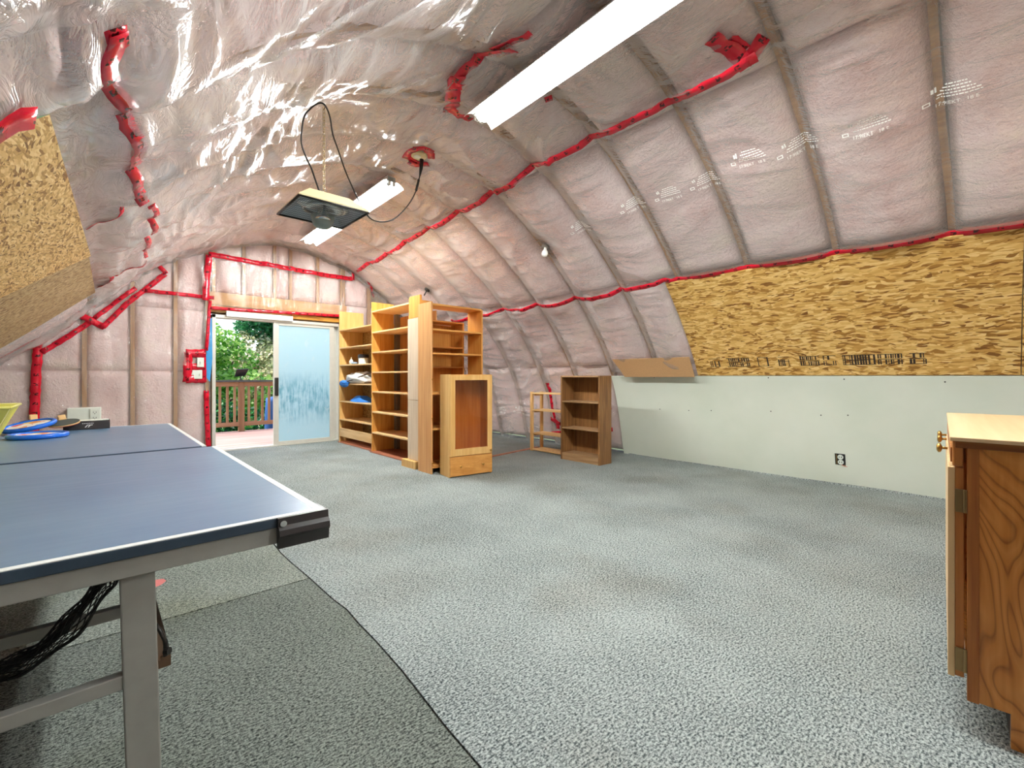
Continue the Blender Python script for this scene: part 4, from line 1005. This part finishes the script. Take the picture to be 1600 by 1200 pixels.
# A, the far one by the patio door: open front faces the left side of the room
A = thing('bookcase', 'birch bookcase next to the patio door with odds and ends on its shelves', 'bookcase', (3.15, 6.75, 0))
ax0, ax1, ay0, ay1 = 2.95, 3.36, 6.13, 7.40
bx_(A, 'side_panel', birch, ax0, ax1, ay1 - .02, ay1, 0, 2.15); bx_(A, 'side_panel', birch, ax0, ax1, ay0, ay0 + .02, 0, 1.86)
for z in (1.84, 1.552, 1.27, .966, .679, .383): bx_(A, 'shelf', birch_y, ax0, ax1, ay0 + .02, ay1 - .02, z - .018, z)
bx_(A, 'kick_board', pine_y, ax0 + .002, ax0 + .022, ay0 + .02, ay1 - .02, .10, .235)
bx_(A, 'back_panel', osb('osb_back', 'Z', .72), ax1 - .012, ax1, ay0 + .02, ay1 - .02, 0, 1.82)
bx_(A, 'base_board', redboard, ax0 - .03, ax1 - .012, ay0 + .02, ay1 - .02, 0, .014)
# B
B = thing('bookcase', 'tall birch bookcase with eight empty bays, middle of the row', 'bookcase', (3.1, 5.5, 0))
b0, b1, by_0, by_1 = 2.90, 3.42, 5.04, 6.11
bx_(B, 'side_panel', birch_dark, b0, b0 + .34, by_1 - .02, by_1, 0, 2.14); bx_(B, 'side_panel', birch_dark, b0, b0 + .34, by_0, by_0 + .02, 0, 2.06)
for z in (2.01, 1.713, 1.428, 1.147, .867, .581, .286): bx_(B, 'shelf', birch_y, b0, b0 + .40, by_0 + .02, by_1 - .02, z - .020, z)
bx_(B, 'back_post', plain('grey_post', srgb(120, 110, 98), .7), b0 + .345, b0 + .40, by_1 - .10, by_1 - .021, 0, 2.0, label='grey upright post in the rear corner')
bx_(B, 'back_panel', pine_back, b0 + .402, b0 + .416, by_0 + .02, by_1 - .02, 0, 1.95)
bx_(B, 'base_board', redboard, b0 - .03, b0 + .40, by_0 + .02, by_1, 0, .014)
bx_(B, 'face_board', birch_dark, b0 - .006, b0 + .012, by_0 - .17, by_0 - .002, 0, 2.05)
# G, open unit behind C
G = thing('bookcase', 'orange open shelf unit standing behind the tall shelf frame', 'bookcase', (3.1, 4.7, 0))
g0, g1, gy0, gy1 = 2.76, 3.40, 4.57, 4.84
bx_(G, 'side_panel', whitewood, g0, g0 + .018, gy0, gy1, .09, .795, label='pale side board, lower half'); bx_(G, 'side_panel', whitewood, g0, g0 + .018, gy0, gy1, .80, 1.765, label='pale side board, upper half'); bx_(G, 'top_block', birch_dark, g0 + .004, g0 + .03, gy0, gy1 - .03, 1.77, 2.03); bx_(G, 'foot_block', birch, g0 - .045, g0 + .03, gy0 + .03, gy1 + .07, 0, .085); bx_(G, 'side_panel', birch_dark, g1 - .018, g1, gy0, gy1, 0, 1.75)
for z in (1.75, 1.44, 1.20, .86, .5, .08): bx_(G, 'shelf', birch_x, g0 + .018, g1 - .018, gy0, gy1 - .008, z - .018, z)
bx_(G, 'back_panel', birch_dark, g0 + .018, g1 - .018, gy1 - .008, gy1, .06, 1.73)
# C, tall frame
Cc = thing('shelf_frame', 'tall orange birch shelf frame without a back, right behind the glazed cabinet', 'shelf', (3.08, 4.4, 0))
c0_, c1_, cy0, cy1 = 2.715, 3.445, 4.255, 4.53
bx_(Cc, 'side_panel', peach, c0_, c0_ + .02, cy0, cy1, 0, 1.905, label='peach veneer side panel'); bx_(Cc, 'side_panel', birch_dark, c1_ - .02, c1_, cy0, cy1, 0, 1.88)
for z in (1.89, 1.61, 1.345, .9, .5, .08): bx_(Cc, 'shelf', birch_x, c0_ + .02, c1_ - .02, cy0, cy1, z - .02, z)
for z in (1.05, .62, .12): build('hinge_pin', MB().tube([(c0_ + .012, cy0 - .012, z), (c0_ + .012, cy0, z)], .008, 8), brass, Cc)
# D, glazed cabinet, turned slightly
D = thing('glazed_cabinet', 'small birch cabinet with brown glass door and drawer, at the row end', 'cabinet', (3.0, 4.1, 0))
dang = math.atan2(3.887 - 3.971, 3.273 - 2.758); dp = np.array((2.758, 3.971, 0))
def dbox(x0, x1, y0, y1, z0, z1, mb=None): return (mb or MB()).box(dp[0] + x0, dp[0] + x1, dp[1] + y0, dp[1] + y1, z0, z1, dang, dp)
DW, DD, DH = .522, .235, 1.10
build('side_panel', dbox(0, .018, 0, DD, 0, DH), birch, D, bevel=.0015); build('side_panel', dbox(DW - .018, DW, 0, DD, 0, DH), birch_dark, D, bevel=.0015)
build('top_panel', dbox(.018, DW - .018, 0, DD, DH - .018, DH), birch_x, D); build('bottom_panel', dbox(.018, DW - .018, .018, DD, .21, .228), birch_x, D)
build('back_panel', dbox(.018, DW - .018, DD - .008, DD, .02, DH - .018), birch_dark, D)
for z in (.42, .62, .84):
    for xx, dx in ((DW - .024, -.006), (.024, .006)):
        c = dbox(xx - .001, xx + .001, .11, .112, z, z + .002).v[0].mean(0); build('shelf_pin', MB().tube([c - (.006, 0, 0), c + (.006, 0, 0)], .006, 8), brass, D)
zb, zt = .225, DH - .004
m = MB(); dbox(.003, .062, -.019, -.001, zb, zt, m); dbox(DW - .062, DW - .003, -.019, -.001, zb, zt, m); dbox(.062, DW - .062, -.019, -.001, zt - .058, zt, m); dbox(.062, DW - .062, -.019, -.001, zb, zb + .075, m)
dd = build('door', m, birch, D, bevel=.0015)
build('glass_pane', dbox(.060, DW - .060, -.012, -.008, zb + .07, zt - .055), smoked, dd)
def knob(x, z, par):
    c = dbox(x - .001, x + .001, -.02, -.018, z - .001, z + .001).v[0].mean(0); Mx = Matrix.Rotation(dang, 4, 'Z') @ Matrix.Rotation(R(90), 4, 'X')
    build('knob', MB().lathe([(.005, 0), (.005, .012), (.012, .018), (.012, .024), (.006, .028), (0, .028)], c, 16, Mx), brass, par, smooth=True)
knob(DW - .03, zb + .035, dd)
dr = build('drawer', dbox(.003, DW - .003, -.019, .2, .012, .218), birch_x, D, bevel=.0015)
knob(.12, .115, dr); knob(DW - .13, .115, dr)
# E, walnut bookcase
E_ = thing('bookcase', 'small dark walnut bookcase with three bays, by the drywall end', 'bookcase', (4.6, 3.6, 0))
ex0, ex1, ey0, ey1, EH = 4.47, 4.715, 3.285, 3.905, 1.088
bx_(E_, 'side_panel', walnut, ex0, ex1, ey0, ey0 + .022, 0, EH); bx_(E_, 'side_panel', walnut, ex0, ex1, ey1 - .022, ey1, 0, EH)
bx_(E_, 'top_panel', walnut_y, ex0, ex1, ey0 + .022, ey1 - .022, EH - .02, EH)
for z in (.762, .42, .09): bx_(E_, 'shelf', walnut_y, ex0 + .004, ex1 - .01, ey0 + .022, ey1 - .022, z - .018, z)
bx_(E_, 'kick_board', walnut_y, ex0 + .006, ex0 + .022, ey0 + .022, ey1 - .022, 0, .072); bx_(E_, 'back_panel', walnut, ex1 - .010, ex1 - .002, ey0 + .022, ey1 - .022, 0, EH - .02)
# F, pine rack
Fr = thing('pine_rack', 'low raw pine slatted rack partly behind the walnut bookcase', 'rack', (4.78, 4.3, 0))
fx0, fx1, fy0, fy1, FH = 4.66, 4.90, 3.96, 4.66, .855
for x in (fx0, fx1 - .035):
    for y in (fy0, fy1 - .04): bx_(Fr, 'post', pine, x, x + .035, y, y + .04, 0, FH)
for z in (.845, .60, .265, .03):
    for k in range(3):
        x = fx0 + .002 + k * .086; bx_(Fr, 'slat', pine_y, x, x + .064, fy0 + .04, fy1 - .04, z - .018, z)
    for y in (fy1 - .062, fy0 + .042): bx_(Fr, 'batten', pine, fx0 + .035, fx1 - .035, y, y + .02, z - .045, z - .018)
# floor strip
m = MB(); a_, b_ = atz(766, 714, 0), atz(840, 699, 0); m.bar(a_ + (0, 0, .006), b_ + (0, 0, .006), .05, .012)
tag(build('floor_strip', m, redboard, loc=tuple(a_)), 'reddish wooden strip lying on the carpet behind the glazed cabinet', 'strip')

# odds and ends on bookcase A
def onshelf(px, z, x=3.08):
    d = ray(px, 560); return np.array([x, d[1] / d[0] * x, z])
cpos = np.array((3.06, 6.72, 1.27))
ct = thing('paint_can', 'small pale can with a black lid on the third shelf beside the door', 'can', tuple(cpos))
build('can', MB().lathe([(.075, 0), (.075, .10), (.07, .105), (0, .105)], cpos, 24), whiteplastic, ct, smooth=False); build('lid', MB().lathe([(.082, .095), (.082, .14), (.07, .15), (0, .15)], cpos, 24), blackplastic, ct)
bpz = np.array((3.02, 7.08, 1.27))
bt_ = thing('glue_bottle', 'little white bottle beside the can with the black lid', 'bottle', tuple(bpz))
build('bottle', MB().lathe([(.032, 0), (.034, .05), (.018, .075), (.010, .085)], bpz, 16), whiteplastic, bt_, smooth=True); build('nozzle', MB().lathe([(.012, .08), (.005, .12), (0, .12)], bpz, 12), cream, bt_)
bq = np.array((3.0, 6.92, 1.27))
tag(build('tape_roll', MB().torus(bq + (0, 0, .018), .035, .016, 24, 8), plain('blue_grey', srgb(150, 170, 190), .4), smooth=True, loc=tuple(bq)), 'small grey-blue roll lying between bottle and can', 'roll')
def heap(name, c, rx, ry, h, seed, mat, loc=None, droop=None, par=None):
    n, mm = 34, 26; u = np.linspace(0, 2 * math.pi, n)[:, None]; v = np.linspace(0, 1, mm)[None, :]
    rr = v * (1 + .18 * (vn(u * 1.3 + seed, u * 0 + seed, seed) - .5)); X = rx * rr * np.cos(u); Y = ry * rr * np.sin(u)
    Z = h * (1 - v ** 2.2) ** .8 * (.45 + .9 * vn(X / rx * 2.5 + 7, Y / ry * 2.5 + 9, seed)) + .012 * ridge(vn(X * 26 + 9, Y * 16 + 9, seed + 1), 2) * (1 - v)
    if droop: d = np.clip(-X - droop, 0, 1); Z = Z - d * 1.6; X = X + d * .75
    m = MB(); m.grid(np.stack([X + c[0], Y + c[1], Z + c[2] + .002], -1)); return build(name, m, mat, par, smooth=True, loc=None if par else tuple(loc or c))
cl = np.array((3.12, 6.80, .966))
clt = thing('plastic_bag', 'crumpled white and blue plastic bag spilling over the fourth shelf', 'bag', tuple(cl))
def crumple(name, c, rad, seed, mat, par, amp=.35):
    u = np.linspace(0, 2 * math.pi, 40)[:, None]; v = np.linspace(0, math.pi, 24)[None, :]
    d = np.stack([np.sin(v) * np.cos(u), np.sin(v) * np.sin(u), np.cos(v) + 0 * u], -1)
    k = 1 + amp * (ridge(vn(d[..., 0] * 2.2 + d[..., 2] * 1.5 + 9, d[..., 1] * 2.6 + 9, seed), 2) - .4) + .12 * ridge(vn(d[..., 0] * 6 + 20, d[..., 1] * 5 + d[..., 2] * 4 + 20, seed + 1), 2)
    P = d * k[..., None] * np.array(rad) + np.array(c); P[-1] = P[0]; P[..., 2] = np.where((P[..., 2] < .968) & (P[..., 0] > 2.945), .968, P[..., 2])
    m = MB(); m.grid(P); return build(name, m, mat, par, smooth=True)
crumple('bag_body', cl + (-.02, .04, .07), (.15, .42, .10), 60, whitecloth, clt)
crumple('blue_corner', np.array((2.93, 7.13, .965)), (.05, .12, .05), 61, bluecloth, clt)
rg = np.array((3.1, 6.5, .968))
tag(build('dark_cable', MB().tube(smooth_path(np.array([rg + (-.17, .62, .02), rg + (-.17, .4, .05), rg + (-.14, .15, .10), rg + (-.06, -.1, .17), rg + (.05, -.2, .13), rg + (.02, -.24, .05), rg + (-.1, -.15, .03), rg + (-.1, .1, .02)])), .012, 8), plain('brown_cable', srgb(92, 70, 56), .6), smooth=True, loc=tuple(rg)), 'dark brown cable lying over the white plastic bag', 'cable')
bs = np.array((3.1, 6.82, .679)); heap_o = heap('blue_cloth', bs, .13, .42, .085, 63, bluecloth); tag(heap_o, 'folded blue plastic cloth on the fifth shelf', 'cloth')
bw = onshelf(640, 1.99, 3.2)

# ------------------------------------------------------------------ base cabinet on the right
K = thing('base_cabinet', 'stained plywood base cabinet with a pale laminate top, at the right wall', 'cabinet', (1.945, .066, 0))
kx, ky = 1.945, .066
Wd = 1.10
m = MB(); v0 = [(kx, -1.25), (kx, ky), (kx, ky)]
# side with the toe-kick notch
pts = [(-1.25, 0), (-.02, 0), (-.02, .10), (ky, .10), (ky, .862), (-1.25, .862)]; k = len(pts)
m.add([(kx, y, z) for y, z in pts] + [(kx + .018, y, z) for y, z in pts], [tuple(range(k))[::-1], tuple(range(k, 2 * k))] + [(i, (i + 1) % k, (i + 1) % k + k, i + k) for i in range(k)])
build('side_panel', m, plywood, K)
bx_(K, 'edge_strip', stripwood, kx - .006, kx + .02, ky - .022, ky + .004, .098, .862); bx_(K, 'top_rail', stripwood_y, kx - .010, kx + .02, -1.25, ky + .03, .862, .884)
bx_(K, 'back_panel', plywood, kx + Wd - .02, kx + Wd, -1.25, ky, 0, .862); bx_(K, 'bottom_panel', plywood, kx + .018, kx + Wd - .02, -1.23, ky, .10, .118)
bx_(K, 'toe_board', slot, kx + .018, kx + Wd - .02, -.04, -.022, 0, .10)
bx_(K, 'front_frame', stripwood, kx + .02, kx + .06, ky - .02, ky, .118, .862); bx_(K, 'front_frame', stripwood, kx + Wd - .06, kx + Wd - .02, ky - .02, ky, .118, .862)
def kdoor(x0, x1, label=None):
    d = build('door', MB().box(x0, x1, ky + .010, ky + .030, .16, .80), stripwood, K, bevel=.0015)
    build('door_face', MB().box(x0, x1, ky + .0305, ky + .046, .155, .80), laminate_z, d, bevel=.001)
    return d
k1 = kdoor(kx + .002, kx + .53); kdoor(kx + .545, kx + Wd - .005)
df = build('drawer', MB().box(kx + .03, kx + Wd - .005, ky + .006, ky + .04, .812, .858), stripwood, K, bevel=.0015)
def brassknob(x, z, par, y=None):
    y = y or ky + .046
    build('knob', MB().tube([(x, y, z), (x, y + .016, z)], .004, 8).lathe([(.004, 0), (.014, .004), (.015, .010), (.008, .014), (0, .014)], (x, y + .012, z), 16, Matrix.Rotation(R(-90), 4, 'X')), brass, par, smooth=True)
brassknob(kx + .045, .852, k1); brassknob(kx + .49, .852, k1); brassknob(kx + .40, .845, df)
for z in (.70, .215):
    build('hinge', MB().box(kx - .004, kx + .001, ky + .004, ky + .030, z - .035, z + .035).tube([(kx - .005, ky + .008, z - .035), (kx - .005, ky + .008, z + .035)], .005, 8), hingebrass, k1, bevel=.001)
build('worktop', MB().box(kx - .042, kx + 1.22, -1.28, .108, .885, .897), laminate, K, bevel=.002)
lab(build('broken_corner', MB().box(kx - .004, kx + .03, ky + .012, ky + .036, .805, .884), stripwood, K, bevel=.004), 'broken brown corner under the worktop')

K.rotation_euler.z = R(3.7)
# ------------------------------------------------------------------ outside: deck, railing, trees
dk = MB().box(-1.5, 6.0, YE + .12, 10.42, -.30, -.05)
deck = struct(build('deck', dk, rail_wood_x))
y = YE + .13
while y < 10.38:
    build('deck_board', MB().box(-1.5, 6.0, y, y + .132, -.05, -.018), deck_wood, deck, bevel=.003); y += .138
rl = thing('deck_railing', 'brown wooden deck railing with square balusters outside the patio door', 'railing', (2.2, 10.3, 0))
bx_(rl, 'top_rail', rail_wood_x, -1.4, 5.9, 10.27, 10.33, .88, .965); bx_(rl, 'rail_cap', plain('weathered_cap', srgb(92, 92, 90), .8), -1.4, 5.9, 10.22, 10.38, .968, 1.005, label='grey weathered cap rail')
bx_(rl, 'bottom_rail', rail_wood_x, -1.4, 5.9, 10.27, 10.33, .09, .17)
for px in (.1, 2.14, 4.2): bx_(rl, 'post', rail_wood, px - .05, px + .05, 10.255, 10.345, -.05, .968)
x = -1.2
while x < 5.8:
    if min(abs(x - q) for q in (.1, 2.14, 4.2)) > .07: bx_(rl, 'baluster', rail_wood, x - .021, x + .021, 10.28, 10.32, .17, .88)
    x += .124
sl_ = thing('solar_light', 'black solar lamp panel standing on the deck railing', 'lamp', (2.13, 10.3, 1.005))
build('panel', MB().hexa([(2.03, 10.34, 1.07), (2.22, 10.34, 1.09), (2.03, 10.37, 1.075), (2.22, 10.37, 1.095), (2.05, 10.24, 1.215), (2.26, 10.24, 1.23), (2.05, 10.27, 1.22), (2.26, 10.27, 1.235)]), blackplastic, sl_, bevel=.004)
build('stem', MB().tube([(2.13, 10.3, 1.005), (2.13, 10.3, 1.09)], .012, 10).lathe([(.04, 0), (.04, .01), (0, .01)], (2.13, 10.3, 1.005), 16), blackplastic, sl_)
gm = MB().box(-22, 30, 10.5, 50, -3.1, -3.0)
ground = struct(build('ground', gm, soil))
def foliage(name, blobs, n, size, mat, par, seed, drop=False):
    r = np.random.RandomState(seed); V = []
    w = np.array([b[3] * b[4] * b[5] for b in blobs]) ** .7; w /= w.sum(); pick = r.choice(len(blobs), n, p=w)
    d = r.normal(size=(n, 3)); d /= np.linalg.norm(d, axis=1)[:, None]; rad = r.uniform(.55, 1.0, n) ** .5
    B = np.array(blobs); P = B[pick, :3] + d * rad[:, None] * B[pick, 3:6]
    a = r.normal(size=(n, 3)) * (1, 1, .5); a[:, 2] -= .5 if drop else .2; a /= np.linalg.norm(a, axis=1)[:, None]
    b = np.cross(a, r.normal(size=(n, 3))); b /= np.linalg.norm(b, axis=1)[:, None]
    s = size * r.uniform(.6, 1.3, n)[:, None]; L = s * (1.5 if not drop else 2.6); wd = s * (.55 if not drop else .22)
    fold = np.cross(a, b) * s * .15
    V = np.stack([P, P + a * L * .45 + b * wd + fold, P + a * L, P + a * L * .45 - b * wd + fold], 1).reshape(-1, 3)
    m = MB(); m.add(V, [(4 * i, 4 * i + 1, 4 * i + 2, 4 * i + 3) for i in range(n)]); return build(name, m, mat, par)
def tree(name, label, cat, base, hgt, blobs, n, size, mat, seed, drop=False, group=None):
    t = thing(name, label, cat, base, group); x, y, z = base
    tr = MB().tube([(x, y, z), (x + .05, y, z + hgt * .5), (x, y + .1, z + hgt)], [.14, .1, .03], 8)
    rr = random.Random(seed)
    for b in blobs: tr.tube([(x, y, z + hgt * rr.uniform(.35, .8)), (b[0], b[1], b[2])], [.05, .015], 6)
    build('trunk', tr, bark, t, smooth=True); o = foliage('crown', blobs, n, size, mat, t, seed, drop); o['kind'] = 'stuff'
rb = np.random.RandomState(5)
def cloud(cx, cy, cz, sx, sy, sz, n, r0, r1): return [(cx + rb.uniform(-1, 1) * sx, cy + rb.uniform(-1, 1) * sy, cz + rb.uniform(-1, 1) * sz) + tuple(rb.uniform(r0, r1, 3)) for _ in range(n)]
tree('leafy_tree', 'bright green leafy tree behind the railing, in the left half of the doorway', 'tree', (1.9, 13.6, -3), 4.4, cloud(1.9, 13.6, .75, 1.2, .8, 1.35, 16, .45, .8), 9000, .085, leaf_a, 1)
tree('fir_tree', 'dark green fir reaching in at the top of the doorway', 'tree', (5.2, 16.6, -3), 8.5, cloud(4.1, 16.0, 2.75, .55, .4, .5, 12, .3, .5) + cloud(5.2, 16.4, 3.6, 1.2, .6, 1.2, 22, .45, .7), 16000, .075, leaf_b, 2)
tree('pale_shrub', 'pale dry shrub beyond the railing, right of the bright tree', 'shrub', (3.8, 15.5, -3), 4.0, cloud(3.8, 15.5, 1.0, .8, .6, 1.1, 16, .4, .7), 9000, .085, leaf_c, 3)
tree('fir_tree', 'dark green fir further off behind the bright tree', 'tree', (1.2, 20.0, -3), 7.0, [(1.2 + .9 * math.cos(k * 1.3) * (6 - j) * .3, 20 + .9 * math.sin(k * 1.3) * (6 - j) * .3, -1 + j * 1.05) + (.8, .8, .35) for j in range(6) for k in range(5)], 7000, .12, leaf_b, 4, True)
for i, (hx, hy) in enumerate(((.4, 11.6), (2.0, 11.8), (3.6, 11.9), (5.2, 12.2))):
    tree('hedge_shrub', ['dark hedge shrub below the railing at the left door jamb', 'dark hedge shrub below the railing behind its post', 'dark hedge shrub below the railing near the blue tarpaulin', 'dark hedge shrub below the railing behind the fogged pane'][i], 'shrub', (hx, hy, -3), 2.6, cloud(hx, hy, -.9, .8, .35, 1.2, 12, .4, .65), 5000, .085, leaf_d, 10 + i)
tree('leafy_tree', 'bright green tree behind the fogged door pane', 'tree', (6.4, 14.5, -3), 4.6, cloud(6.4, 14.5, .6, 1.4, .8, 1.6, 14, .5, .8), 6000, .10, leaf_a, 30)
# blue tarpaulin among the hedge
m = MB(); u = np.linspace(0, 1, 16)[:, None]; v = np.linspace(0, 1, 14)[None, :]
m.grid(np.stack([2.75 + 1.6 * u + 0 * v, 10.95 + .12 * np.sin(7 * u + 3 * v) + 0 * v, -.9 + 1.5 * v + .08 * np.sin(6 * u) * v], -1))
o = tag(build('tarpaulin', m, tarp, smooth=True, loc=(3.5, 11, -.9)), 'blue tarpaulin hanging behind the railing', 'tarpaulin'); o.modifiers.new('thickness', 'SOLIDIFY').thickness = .004
